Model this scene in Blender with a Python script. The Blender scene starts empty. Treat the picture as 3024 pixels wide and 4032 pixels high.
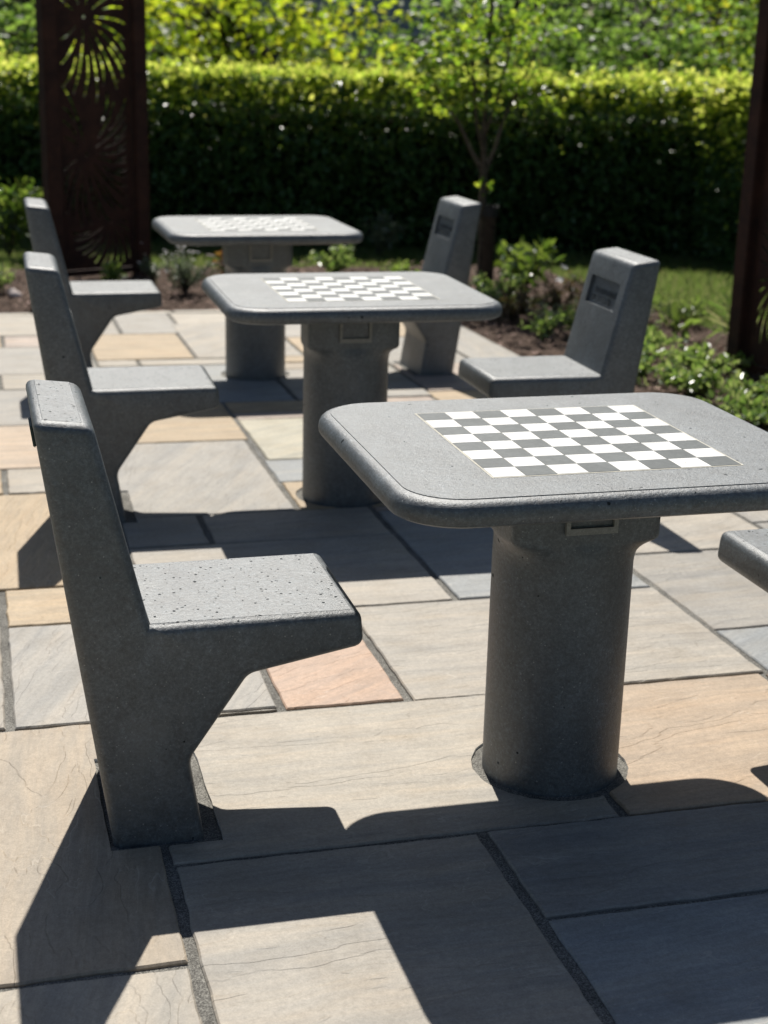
import bpy, bmesh, math, random
import numpy as np
from mathutils import Matrix, Vector, noise

random.seed(7)
RNG = np.random.default_rng(11)
S = bpy.context.scene
COL = S.collection
R = math.radians

# ------------------------------------------------------------------ camera
EYE = 1.53472
cam_data = bpy.data.cameras.new("camera")
cam = bpy.data.objects.new("camera", cam_data)
COL.objects.link(cam)
cam_data.sensor_fit = 'VERTICAL'
cam_data.sensor_height = 36.0
cam_data.sensor_width = 27.0
cam_data.lens = 36.0 * 5878.2 / 4032.0
cam_data.clip_end = 400.0
cam_data.clip_start = 0.05
cam_data.dof.use_dof = True
cam_data.dof.focus_distance = 2.95
cam_data.dof.aperture_fstop = 4.1
cam.matrix_world = (Matrix.Translation((0, 0, EYE)) @ Matrix.Rotation(math.pi / 2 - 0.30092, 4, 'X')
                    @ Matrix.Rotation(0.02597, 4, 'Z'))
S.camera = cam

# ------------------------------------------------------------------ light
S.view_settings.view_transform = 'Standard'
S.view_settings.look = 'None'
S.view_settings.exposure = 0.24
S.view_settings.gamma = 1.0
SUN_STRENGTH, SKY_STRENGTH = 5.0, 0.05
to_sun = Vector((-0.1136, 0.7705, 1.0)).normalized()
elev = math.asin(to_sun.z)
azim = math.atan2(to_sun.x, to_sun.y)          # from +Y towards +X
world = bpy.data.worlds.new("World")
S.world = world
world.use_nodes = True
wn = world.node_tree
sky = wn.nodes.new('ShaderNodeTexSky')
sky.sky_type = 'NISHITA'
sky.sun_disc = False
sky.sun_elevation = elev
sky.sun_rotation = azim
wn.links.new(sky.outputs[0], wn.nodes['Background'].inputs[0])
wn.nodes['Background'].inputs[1].default_value = SKY_STRENGTH
sun_data = bpy.data.lights.new("sun", 'SUN')
sun_data.energy = SUN_STRENGTH
sun_data.angle = R(0.5)
sun_data.color = (1.0, 0.955, 0.88)
sun = bpy.data.objects.new("sun", sun_data)
COL.objects.link(sun)
sun.rotation_euler = to_sun.to_track_quat('Z', 'Y').to_euler()

S.cycles.max_bounces = 8
S.cycles.transparent_max_bounces = 8
S.cycles.caustics_reflective = False
S.cycles.caustics_refractive = False

# ------------------------------------------------------------------ helpers
SLOPE = -0.01734                                # fall of the paving away from the viewer
def gz(x, y):
    return SLOPE * (y - 3.0)

PA = 0.27                                       # direction of the paving grid
CP, SP = math.cos(PA), math.sin(PA)
def to_world(p, q):
    return p * CP - q * SP, p * SP + q * CP

def tag(o, label=None, cat=None, group=None, kind=None):
    if label: o['label'] = label
    if cat: o['category'] = cat
    if group: o['group'] = group
    if kind: o['kind'] = kind
    return o

def empty(name, loc=(0, 0, 0), rz=0.0, label=None, cat=None, group=None):
    o = bpy.data.objects.new(name, None)
    o.empty_display_size = 0.1
    COL.objects.link(o)
    o.location = loc
    o.rotation_euler = (0, 0, rz)
    return tag(o, label, cat, group)

def link(name, me, mat=None, parent=None):
    o = bpy.data.objects.new(name, me)
    COL.objects.link(o)
    if mat is not None:
        for m in (mat if isinstance(mat, (list, tuple)) else [mat]):
            me.materials.append(m)
    if parent is not None:
        o.parent = parent
    return o

def mesh_np(name, verts, faces, attrs=None, smooth=False, mats=None):
    """verts (N,3); faces: list of (M,k) int arrays."""
    me = bpy.data.meshes.new(name)
    verts = np.asarray(verts, np.float32)
    me.vertices.add(len(verts))
    me.vertices.foreach_set('co', verts.ravel())
    fl = [np.asarray(f, np.int32) for f in faces if len(f)]
    loops = np.concatenate([f.ravel() for f in fl])
    tot = np.concatenate([np.full(len(f), f.shape[1], np.int32) for f in fl])
    start = np.concatenate([[0], np.cumsum(tot)[:-1]]).astype(np.int32)
    me.loops.add(len(loops))
    me.loops.foreach_set('vertex_index', loops)
    me.polygons.add(len(tot))
    me.polygons.foreach_set('loop_start', start)
    me.polygons.foreach_set('loop_total', tot)
    if smooth:
        me.polygons.foreach_set('use_smooth', np.ones(len(tot), bool))
    if mats is not None:
        me.polygons.foreach_set('material_index', np.asarray(mats, np.int32))
    for n, (typ, arr) in (attrs or {}).items():
        a = me.attributes.new(n, typ, 'POINT')
        arr = np.asarray(arr, np.float32)
        if typ == 'FLOAT': a.data.foreach_set('value', arr.ravel())
        elif typ == 'FLOAT_VECTOR': a.data.foreach_set('vector', arr.ravel())
        elif typ == 'FLOAT_COLOR': a.data.foreach_set('color', arr.ravel())
    me.update(calc_edges=True)
    me.validate()
    return me

def bm_mesh(name, bm, smooth=False):
    me = bpy.data.meshes.new(name)
    bm.normal_update()
    bm.to_mesh(me)
    bm.free()
    if smooth:
        for p in me.polygons: p.use_smooth = True
    return me

def box_bm(bm, x0, x1, y0, y1, z0, z1, mat=0):
    v = [bm.verts.new(c) for c in ((x0, y0, z0), (x1, y0, z0), (x1, y1, z0), (x0, y1, z0),
                                   (x0, y0, z1), (x1, y0, z1), (x1, y1, z1), (x0, y1, z1))]
    for idx in ((0, 3, 2, 1), (4, 5, 6, 7), (0, 1, 5, 4), (1, 2, 6, 5), (2, 3, 7, 6), (3, 0, 4, 7)):
        f = bm.faces.new([v[i] for i in idx])
        f.material_index = mat
    return v

def sharp_by_angle(me, deg=35):
    for p in me.polygons: p.use_smooth = True
    try:
        me.set_sharp_from_angle(angle=R(deg))
    except Exception:
        pass

# tubes: list of (points, radii)
def tubes_mesh(name, paths, nseg=7):
    V, F = [], []
    base = 0
    for pts, rad in paths:
        pts = np.asarray(pts, float)
        n = len(pts)
        tang = np.gradient(pts, axis=0)
        tang /= np.linalg.norm(tang, axis=1)[:, None] + 1e-9
        up = np.array([0.31, 0.95, 0.05])
        for i in range(n):
            a = np.cross(tang[i], up); a /= np.linalg.norm(a) + 1e-9
            b = np.cross(tang[i], a)
            for k in range(nseg):
                t = 2 * math.pi * k / nseg
                V.append(pts[i] + rad[i] * (a * math.cos(t) + b * math.sin(t)))
        for i in range(n - 1):
            for k in range(nseg):
                k2 = (k + 1) % nseg
                F.append((base + i * nseg + k, base + i * nseg + k2, base + (i + 1) * nseg + k2, base + (i + 1) * nseg + k))
        base += n * nseg
    return mesh_np(name, V, [np.array(F)], smooth=True)

def leaves_mesh(name, pos, direction, size, ratio=0.55, spread=0.8, seed=0, droop=0.0, fold=0.25, up_bias=0.6):
    """one mesh of six-point folded leaves. pos (N,3), direction (N,3) unit axis, size (N,)"""
    rg = np.random.default_rng(seed)
    n = len(pos)
    d = direction + rg.normal(0, spread, (n, 3))
    d[:, 2] -= droop
    d /= np.linalg.norm(d, axis=1)[:, None] + 1e-9
    nn = rg.normal(0, 1, (n, 3)); nn[:, 2] += up_bias * 2
    s = np.cross(d, nn); s /= np.linalg.norm(s, axis=1)[:, None] + 1e-9
    nrm = np.cross(s, d)
    L = size[:, None]; W = L * ratio * 0.5
    f = fold * W
    base = pos
    p = lambda t, w, h: base + d * L * t + s * W * w + nrm * f * h
    V = np.stack([p(0, 0, 0), p(.3, .9, 1), p(.7, .75, .8), p(1, 0, -.4), p(.7, -.75, .8), p(.3, -.9, 1)], 1).reshape(-1, 3)
    i0 = (np.arange(n) * 6)[:, None]
    F = np.concatenate([i0 + np.array([[0, 1, 2, 3]]), i0 + np.array([[0, 3, 4, 5]])])
    r = np.repeat(rg.random(n), 6)
    return mesh_np(name, V, [F], attrs={'rnd': ('FLOAT', r)})

# ------------------------------------------------------------------ materials
class NT:
    def __init__(self, name):
        self.m = bpy.data.materials.new(name)
        self.m.use_nodes = True
        self.t = self.m.node_tree
        self.t.nodes.clear()
        self.out = self.t.nodes.new('ShaderNodeOutputMaterial')
    def n(self, typ, **kw):
        nd = self.t.nodes.new('ShaderNode' + typ)
        for k, v in kw.items():
            if k.startswith('i_'):
                key = k[2:]
                key = int(key) if key.isdigit() else key.replace('_', ' ')
                self.set(nd.inputs[key], v)
            else:
                setattr(nd, k, v)
        return nd
    def set(self, sock, v):
        if isinstance(v, bpy.types.NodeSocket): self.t.links.new(v, sock)
        elif isinstance(v, bpy.types.Node): self.t.links.new(v.outputs[0], sock)
        else:
            try: sock.default_value = v
            except TypeError: sock.default_value = (*v, 1.0)
    def mix(self, fac, a, b, mode='MIX'):
        nd = self.t.nodes.new('ShaderNodeMix')
        nd.data_type = 'RGBA'; nd.blend_type = mode
        self.set(nd.inputs[0], fac)
        for sock, v in ((nd.inputs[6], a), (nd.inputs[7], b)):
            if isinstance(v, tuple) and len(v) == 3: v = (*v, 1.0)
            self.set(sock, v)
        return nd.outputs[2]
    def math(self, op, a, b=0.0, c=None):
        nd = self.t.nodes.new('ShaderNodeMath'); nd.operation = op
        self.set(nd.inputs[0], a); self.set(nd.inputs[1], b)
        if c is not None: self.set(nd.inputs[2], c)
        return nd.outputs[0]
    def ramp(self, fac, stops, interp='LINEAR'):
        nd = self.t.nodes.new('ShaderNodeValToRGB')
        cr = nd.color_ramp; cr.interpolation = interp
        while len(cr.elements) < len(stops): cr.elements.new(0.5)
        for e, (p, c) in zip(cr.elements, stops):
            e.position = p
            e.color = (*c, 1.0) if isinstance(c, tuple) else (c, c, c, 1.0)
        self.set(nd.inputs[0], fac)
        return nd.outputs[0]
    def noise(self, vec, scale, detail=4, rough=0.55, dist=0.0):
        return self.n('TexNoise', i_Vector=vec, i_Scale=scale, i_Detail=detail, i_Roughness=rough, i_Distortion=dist).outputs[0]
    def bsdf(self, color, rough=0.6, normal=None, spec=0.5, **kw):
        b = self.n('BsdfPrincipled')
        self.set(b.inputs['Base Color'], color if not (isinstance(color, tuple) and len(color) == 3) else (*color, 1.0))
        self.set(b.inputs['Roughness'], rough)
        self.set(b.inputs['Specular IOR Level'], spec)
        if normal is not None: self.set(b.inputs['Normal'], normal)
        for k, v in kw.items(): self.set(b.inputs[k.replace('_', ' ')], v)
        return b
    def finish(self, sh):
        self.t.links.new(sh.outputs[0] if isinstance(sh, bpy.types.Node) else sh, self.out.inputs[0])
        return self.m
    def bump(self, height, strength=0.3, dist=0.002, normal=None):
        b = self.n('Bump', i_Strength=strength, i_Distance=dist)
        self.set(b.inputs['Height'], height)
        if normal is not None: self.set(b.inputs['Normal'], normal)
        return b.outputs[0]

def concrete(name, tone=0.15, top_pores=True):
    t = NT(name)
    tc = t.n('TexCoord')
    geo = t.n('NewGeometry')
    ob = geo.outputs['Position']
    big = t.noise(ob, 3.3, 5, 0.6)
    mid = t.noise(ob, 24.0, 6, 0.68)
    grit = t.noise(ob, 170.0, 4, 0.75)
    fine = t.noise(ob, 520.0, 3, 0.7)
    mp = t.n('Mapping', i_Vector=ob); mp.inputs['Scale'].default_value = (14.0, 14.0, 1.1)
    runs = t.noise(mp, 1.0, 5, 0.6)
    c = t.ramp(big, [(0.3, (tone * .56, tone * .70, tone * .80)), (0.7, (tone * .95, tone * 1.12, tone * 1.24))])
    c = t.mix(1.0, c, t.ramp(mid, [(0.28, 0.72), (0.5, 1.0), (0.74, 1.32)]), 'MULTIPLY')
    c = t.mix(1.0, c, t.ramp(runs, [(0.30, 0.80), (0.55, 1.0), (0.75, 1.10)]), 'MULTIPLY')
    c = t.mix(1.0, c, t.ramp(grit, [(0.28, 0.50), (0.5, 0.95), (0.72, 1.65)]), 'MULTIPLY')
    c = t.mix(1.0, c, t.ramp(fine, [(0.28, 0.72), (0.72, 1.30)]), 'MULTIPLY')
    mott = t.noise(ob, 95.0, 3, 0.7)
    c = t.mix(1.0, c, t.ramp(mott, [(0.30, 0.66), (0.5, 1.0), (0.70, 1.40)]), 'MULTIPLY')
    pale_patch = t.ramp(t.noise(ob, 5.5, 6, 0.65, 0.6), [(0.56, 0.0), (0.70, 1.0)])
    c = t.mix(t.math('MULTIPLY', pale_patch, 0.35), c, (tone * 1.7, tone * 1.8, tone * 1.8))
    sand = t.n('TexVoronoi', i_Vector=ob, i_Scale=240.0, i_Randomness=1.0)
    sc = t.n('SeparateColor', i_0=sand.outputs['Color'])
    pale = t.math('MULTIPLY', t.math('GREATER_THAN', sc.outputs[0], 0.962), t.math('LESS_THAN', sand.outputs['Distance'], t.math('MULTIPLY_ADD', sc.outputs[1], 0.3, 0.15)))
    c = t.mix(t.math('MULTIPLY', pale, t.math('MULTIPLY_ADD', sc.outputs[2], 0.5, 0.2)), c, (0.40, 0.41, 0.40))
    # blow holes, far more of them on the upward cast faces
    upz = t.n('SeparateXYZ', i_0=tc.outputs['Normal']).outputs[2]
    upm = t.math('MINIMUM', t.math('MAXIMUM', t.math('MULTIPLY_ADD', upz, 6.0, -5.0), 0.0), 1.0)
    warp = t.n('VectorMath', operation='ADD', i_0=ob)
    t.set(warp.inputs[1], t.n('VectorMath', operation='SCALE', i_0=t.n('TexNoise', i_Vector=ob, i_Scale=70.0).outputs[1], i_Scale=0.010))
    po = t.n('TexVoronoi', i_Vector=warp, i_Scale=88.0, i_Randomness=1.0)
    pr = t.n('SeparateColor', i_0=po.outputs['Color'])
    bp = t.n('TexVoronoi', i_Vector=warp, i_Scale=24.0, i_Randomness=1.0)
    bpr = t.n('SeparateColor', i_0=bp.outputs['Color'])
    clus = t.math('MULTIPLY', upm, t.math('MULTIPLY_ADD', t.noise(ob, 9.0, 3, 0.6), 1.6, 0.2))
    rare = t.math('GREATER_THAN', pr.outputs[0], t.math('MULTIPLY_ADD', clus, -1.0 if top_pores else -0.06, 0.982))
    hole = t.math('MULTIPLY', rare, t.math('LESS_THAN', po.outputs['Distance'], t.math('MULTIPLY_ADD', t.math('POWER', pr.outputs[1], 3.0), 0.24, 0.070)))
    rare2 = t.math('GREATER_THAN', bpr.outputs[0], 0.90)
    hole2 = t.math('MULTIPLY', rare2, t.math('LESS_THAN', bp.outputs['Distance'], t.math('MULTIPLY_ADD', bpr.outputs[1], 0.09, 0.04)))
    hole = t.math('MAXIMUM', hole, hole2)
    c = t.mix(t.math('MULTIPLY', hole, t.math('MULTIPLY_ADD', pr.outputs[2], 0.45, 0.45)), c, (tone * .22, tone * .25, tone * .26))
    n1 = t.bump(t.math('ADD', t.math('MULTIPLY', mid, 1.0), t.noise(ob, 75.0, 3, 0.6)), 0.28, 0.003)
    h = t.math('ADD', grit, t.math('MULTIPLY', fine, 0.4))
    h = t.math('SUBTRACT', h, t.math('MULTIPLY', hole, 2.5))
    nrm = t.bump(h, 0.75, 0.0016, n1)
    rough = t.math('MULTIPLY_ADD', mid, 0.16, 0.42)
    spec = t.math('MULTIPLY', t.math('SUBTRACT', 1.0, hole), 1.22)
    return t.finish(t.bsdf(c, rough, nrm, spec))

M = {}
M['concrete'] = concrete('cast_concrete', 0.096, True)
M['table_concrete'] = concrete('table_concrete', 0.098, False)

def paving():
    t = NT('riven_sandstone')
    col = t.n('Attribute', attribute_name='col').outputs[0]
    par = t.n('SeparateXYZ', i_0=t.n('Attribute', attribute_name='par').outputs[1])
    rot = t.n('VectorRotate', rotation_type='Z_AXIS', i_Vector=t.n('NewGeometry').outputs['Position'], i_Angle=par.outputs[2])
    tex = t.n('VectorMath', operation='ADD', i_0=rot)
    t.set(tex.inputs[1], t.n('CombineXYZ', i_0=par.outputs[0], i_1=par.outputs[1], i_2=par.outputs[0]))
    tex = tex.outputs[0]
    warp = t.n('VectorMath', operation='ADD', i_0=tex)
    t.set(warp.inputs[1], t.n('VectorMath', operation='SCALE', i_0=t.n('TexNoise', i_Vector=tex, i_Scale=2.5, i_Detail=3.0).outputs[1], i_Scale=0.07))
    mp = t.n('Mapping', i_Vector=warp); mp.inputs['Scale'].default_value = (1.0, 9.0, 1.0)
    mp2 = t.n('Mapping', i_Vector=warp); mp2.inputs['Scale'].default_value = (1.0, 3.2, 1.0)
    grain = t.noise(mp, 9.0, 6, 0.62)
    bands = t.noise(mp, 2.2, 3, 0.5)
    riven = t.noise(mp2, 2.0, 4, 0.5, 0.4)
    fine = t.noise(tex, 260.0, 3, 0.7)
    blot = t.noise(tex, 7.0, 5, 0.6)
    c = t.mix(1.0, col, t.ramp(bands, [(0.30, (0.84, 0.86, 0.89)), (0.5, (1, 1, 1)), (0.72, (1.11, 1.07, 1.02))]), 'MULTIPLY')
    c = t.mix(1.0, c, t.ramp(grain, [(0.3, 0.84), (0.55, 1.0), (0.75, 1.10)]), 'MULTIPLY')
    c = t.mix(1.0, c, t.ramp(blot, [(0.3, (0.90, 0.87, 0.83)), (0.55, (1, 1, 1)), (0.75, (1.07, 1.06, 1.04))]), 'MULTIPLY')
    c = t.mix(1.0, c, t.ramp(fine, [(0.25, 0.82), (0.75, 1.16)]), 'MULTIPLY')
    c = t.mix(1.0, c, t.ramp(t.noise(tex, 85.0, 4, 0.7), [(0.28, 0.84), (0.72, 1.13)]), 'MULTIPLY')
    # riven steps
    st = t.math('MULTIPLY', riven, 9.0)
    fr = t.math('FRACT', st)
    step = t.math('ADD', t.math('FLOOR', st), t.math('SMOOTH_MIN', t.math('MULTIPLY', fr, 9.0), 1.0, 0.35))
    line = t.math('LESS_THAN', fr, 0.035)
    rare = t.math('GREATER_THAN', t.noise(tex, 3.1, 2, 0.5), 0.52)
    c = t.mix(t.math('MULTIPLY', t.math('MULTIPLY', line, rare), 0.16), c, (0.75, 0.68, 0.58))
    h = t.math('ADD', t.math('MULTIPLY', step, 1.0), t.math('MULTIPLY', grain, 1.1))
    h = t.math('ADD', h, t.math('MULTIPLY', fine, 0.22))
    h = t.math('ADD', h, t.math('MULTIPLY', riven, 2.0))
    nrm = t.bump(h, 0.62, 0.0022)
    # spots of dirt
    sp = t.n('TexVoronoi', i_Vector=tex, i_Scale=22.0)
    spr = t.n('SeparateColor', i_0=sp.outputs['Color'])
    spot = t.math('MULTIPLY', t.math('GREATER_THAN', spr.outputs[0], 0.965), t.math('LESS_THAN', sp.outputs['Distance'], 0.055))
    c = t.mix(t.math('MULTIPLY', spot, 0.6), c, (0.08, 0.07, 0.06))
    return t.finish(t.bsdf(c, t.math('MULTIPLY_ADD', grain, 0.2, 0.50), nrm, 0.4))
M['paving'] = paving()

def simple(name, c1, c2, scale, rough=0.8, bump=0.4, dist=0.004, spec=0.3, detail=6, stops=(0.35, 0.68)):
    t = NT(name)
    ob = t.n('TexCoord').outputs['Object']
    nz = t.noise(ob, scale, detail, 0.65)
    nz2 = t.noise(ob, scale * 7.3, 4, 0.7)
    c = t.ramp(nz, [(stops[0], c1), (stops[1], c2)])
    c = t.mix(1.0, c, t.ramp(nz2, [(0.3, 0.75), (0.7, 1.2)]), 'MULTIPLY')
    nrm = t.bump(t.math('ADD', nz, t.math('MULTIPLY', nz2, 0.5)), bump, dist)
    return t.finish(t.bsdf(c, rough, nrm, spec))

def mortar():
    t = NT('mortar')
    ob = t.n('TexCoord').outputs['Object']
    v = t.n('TexVoronoi', i_Vector=ob, i_Scale=420.0)
    s = t.n('SeparateColor', i_0=v.outputs['Color'])
    big = t.noise(ob, 14.0, 5)
    c = t.ramp(s.outputs[0], [(0.0, (0.09, 0.087, 0.078)), (0.5, (0.17, 0.163, 0.148)), (1.0, (0.31, 0.30, 0.27))])
    c = t.mix(1.0, c, t.ramp(big, [(0.3, 0.75), (0.7, 1.25)]), 'MULTIPLY')
    nrm = t.bump(t.math('ADD', t.math('MULTIPLY', v.outputs['Distance'], -0.6), big), 0.6, 0.004)
    return t.finish(t.bsdf(c, 0.9, nrm, 0.2))
M['mortar'] = mortar()
M['soil'] = simple('bark_soil', (0.045, 0.031, 0.023), (0.17, 0.115, 0.088), 30, 0.95, 0.9, 0.02, 0.15)
M['lawn_soil'] = simple('lawn_ground', (0.035, 0.055, 0.014), (0.075, 0.105, 0.028), 12, 0.95, 0.6, 0.02, 0.1)
M['corten'] = simple('rusted_steel', (0.026, 0.012, 0.010), (0.072, 0.030, 0.019), 9, 0.75, 0.3, 0.002, 0.3)
M['bark'] = simple('young_bark', (0.045, 0.035, 0.026), (0.12, 0.10, 0.078), 30, 0.85, 0.7, 0.006, 0.2)
M['stake'] = simple('stake_wood', (0.030, 0.022, 0.016), (0.07, 0.05, 0.035), 22, 0.9, 0.6, 0.004, 0.2)
M['rubber'] = simple('black_rubber', (0.010, 0.010, 0.011), (0.018, 0.018, 0.02), 40, 0.6, 0.2, 0.001, 0.4)
M['twigs'] = simple('hedge_dark_core', (0.006, 0.009, 0.004), (0.018, 0.020, 0.010), 18, 0.95, 0.9, 0.03, 0.1)  # near-black: the shade inside the hedge is put into the core colour
M['frame'] = simple('label_frame', (0.24, 0.24, 0.225), (0.34, 0.34, 0.32), 60, 0.7, 0.4, 0.001, 0.3)
M['teal'] = simple('green_plate', (0.045, 0.075, 0.07), (0.07, 0.11, 0.10), 40, 0.5, 0.2, 0.001, 0.4)
M['stone'] = simple('boundary_stone', (0.07, 0.066, 0.06), (0.20, 0.19, 0.17), 6, 0.9, 0.8, 0.03, 0.2)
M['render'] = simple('grey_render', (0.25, 0.28, 0.33), (0.34, 0.37, 0.42), 3, 0.85, 0.2, 0.005, 0.2)
M['slate'] = simple('roof_slate', (0.07, 0.07, 0.075), (0.14, 0.135, 0.13), 9, 0.7, 0.5, 0.01, 0.4)
M['glass'] = simple('dark_window', (0.02, 0.025, 0.03), (0.03, 0.035, 0.04), 2, 0.1, 0.0, 0.001, 0.6)
M['white_paint'] = simple('white_paint', (0.62, 0.62, 0.6), (0.72, 0.72, 0.70), 20, 0.5, 0.1, 0.001, 0.4)

def tile(name, c1, c2, pores):
    t = NT(name)
    ob = t.n('TexCoord').outputs['Object']
    nz = t.noise(ob, 90.0, 5, 0.7)
    big = t.noise(ob, 9.0, 4, 0.6)
    c = t.ramp(nz, [(0.3, c1), (0.7, c2)])
    c = t.mix(1.0, c, t.ramp(big, [(0.3, 0.80), (0.65, 1.05)]), 'MULTIPLY')
    cell = t.n('TexWhiteNoise', noise_dimensions='2D', i_Vector=t.n('VectorMath', operation='FLOOR', i_0=t.n('VectorMath', operation='SCALE', i_0=ob, i_Scale=8 / 0.5229).outputs[0]))
    c = t.mix(1.0, c, t.ramp(cell.outputs[0], [(0, 0.90), (1, 1.08)]), 'MULTIPLY')
    v = t.n('TexVoronoi', i_Vector=ob, i_Scale=58.0)
    s = t.n('SeparateColor', i_0=v.outputs['Color'])
    cl = t.math('GREATER_THAN', t.noise(ob, 7.0, 2, 0.5), 0.50)
    pit = t.math('MULTIPLY', t.math('GREATER_THAN', s.outputs[0], 0.90), t.math('LESS_THAN', v.outputs['Distance'], t.math('MULTIPLY_ADD', s.outputs[1], 0.15, 0.05)))
    pit = t.math('MULTIPLY', pit, cl)
    c = t.mix(t.math('MULTIPLY', pit, pores), c, (0.10, 0.095, 0.085))
    nrm = t.bump(t.math('SUBTRACT', t.math('MULTIPLY', nz, 0.4), pit), 0.35, 0.0012)
    return t.finish(t.bsdf(c, 0.55, nrm, 0.4))
M['white_tile'] = tile('white_square', (0.72, 0.72, 0.70), (0.80, 0.80, 0.78), 0.8)
M['dark_tile'] = tile('dark_square', (0.085, 0.098, 0.100), (0.135, 0.148, 0.148), 0.6)
M['cream_line'] = tile('cream_border', (0.45, 0.43, 0.36), (0.62, 0.59, 0.50), 0.5)

def leaf(name, ramp_d, ramp_t, rough=0.42, trans=0.5, spec=0.5):
    t = NT(name)
    r = t.n('Attribute', attribute_name='rnd').outputs[2]
    n = len(ramp_d)
    cd = t.ramp(r, [(i / max(1, n - 1), c) for i, c in enumerate(ramp_d)])
    n = len(ramp_t)
    ct = t.ramp(r, [(i / max(1, n - 1), c) for i, c in enumerate(ramp_t)])
    b = t.bsdf(cd, rough, None, spec)
    tr = t.n('BsdfTranslucent'); t.set(tr.inputs[0], ct)
    mx = t.n('MixShader'); mx.inputs[0].default_value = trans
    t.t.links.new(b.outputs[0], mx.inputs[1]); t.t.links.new(tr.outputs[0], mx.inputs[2])
    return t.finish(mx)
M['hedge_leaf'] = leaf('hedge_leaf', [(.050, .110, .038), (.070, .145, .046), (.095, .175, .056)],
                       [(.10, .20, .03), (.18, .30, .04), (.26, .38, .06)], 0.32, 0.30)
M['hedge_sunlit_shoot'] = leaf('sunlit_young_hedge_leaf', [(0.080, 0.130, 0.025), (0.100, 0.160, 0.032), (0.140, 0.180, 0.045)],
                       [(0.540, 0.734, 0.086), (0.734, 0.842, 0.130), (0.850, 0.850, 0.184)], 0.28, 0.64, 0.7)  # young growth, brightened further: sunlit glow of the hedge top is in the colour
M['tree_leaf'] = leaf('young_tree_leaf', [(0.051, 0.110, 0.021), (0.076, 0.153, 0.025), (0.119, 0.204, 0.034)],
                      [(0.269, 0.497, 0.041), (0.497, 0.745, 0.053), (0.745, 0.850, 0.083)], 0.4, 0.5)
M['bright_leaf'] = leaf('maple_leaf', [(0.059, 0.110, 0.016), (0.078, 0.143, 0.018), (0.116, 0.181, 0.024)],
                        [(0.431, 0.645, 0.039), (0.666, 0.850, 0.039), (0.850, 0.850, 0.058)], 0.5, 0.5)
M['far_leaf'] = leaf('far_leaf', [(0.049, 0.099, 0.029), (0.074, 0.140, 0.036), (0.099, 0.164, 0.049)],
                     [(0.217, 0.392, 0.065), (0.370, 0.609, 0.087), (0.522, 0.741, 0.131)], 0.5, 0.45)
M['dark_leaf'] = leaf('dark_leaf', [(0.019, 0.039, 0.016), (0.033, 0.058, 0.021), (0.039, 0.072, 0.026)],
                      [(0.060, 0.105, 0.030), (0.105, 0.165, 0.038), (0.135, 0.195, 0.045)], 0.5, 0.35)
M['shrub_leaf'] = leaf('shrub_leaf', [(.045, .085, .028), (.065, .115, .034), (.09, .14, .045)],
                       [(.14, .26, .03), (.24, .36, .04), (.34, .44, .07)], 0.24, 0.40, 0.8)
M['cover_leaf'] = leaf('ground_cover_leaf', [(0.074, 0.138, 0.038), (0.116, 0.189, 0.058), (0.211, 0.274, 0.105)],
                       [(0.261, 0.444, 0.078), (0.470, 0.679, 0.131), (0.679, 0.783, 0.261)], 0.3, 0.35, 0.7)
M['grey_leaf'] = leaf('grey_leaf', [(.07, .10, .055), (.11, .14, .085), (.17, .20, .13)],
                      [(.12, .18, .08), (.18, .24, .12), (.22, .28, .16)], 0.45, 0.35)
M['brown_leaf'] = leaf('brown_leaf', [(.050, .034, .018), (.085, .06, .03), (.05, .06, .02)],
                       [(.12, .08, .03), (.18, .12, .04), (.12, .16, .04)], 0.6, 0.35)
M['red_leaf'] = leaf('red_leaf', [(.09, .035, .02), (.13, .05, .022), (.10, .07, .02)],
                     [(.28, .09, .03), (.36, .14, .04), (.3, .2, .04)], 0.5, 0.45)
M['lime_leaf'] = leaf('lime_leaf', [(.10, .16, .05), (.13, .2, .06), (.18, .24, .09)],
                      [(.25, .40, .06), (.33, .46, .08), (.4, .5, .12)], 0.4, 0.45)
M['grass'] = leaf('grass_blade', [(.055, .10, .022), (.085, .125, .034), (.17, .15, .075)],
                  [(.20, .36, .06), (.30, .42, .09), (.46, .44, .20)], 0.5, 0.45)
M['petal'] = leaf('white_petal', [(.70, .70, .68), (.78, .77, .74), (.75, .68, .66)],
                  [(.5, .5, .48), (.55, .55, .5), (.5, .45, .44)], 0.6, 0.3)
M['chips'] = leaf('bark_chip', [(0.057, 0.038, 0.027), (0.171, 0.110, 0.080), (0.418, 0.285, 0.237)],
                  [(0.010, 0.010, 0.010), (0.010, 0.010, 0.010), (0.010, 0.010, 0.010)], 0.8, 0.02, 0.2)

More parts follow.
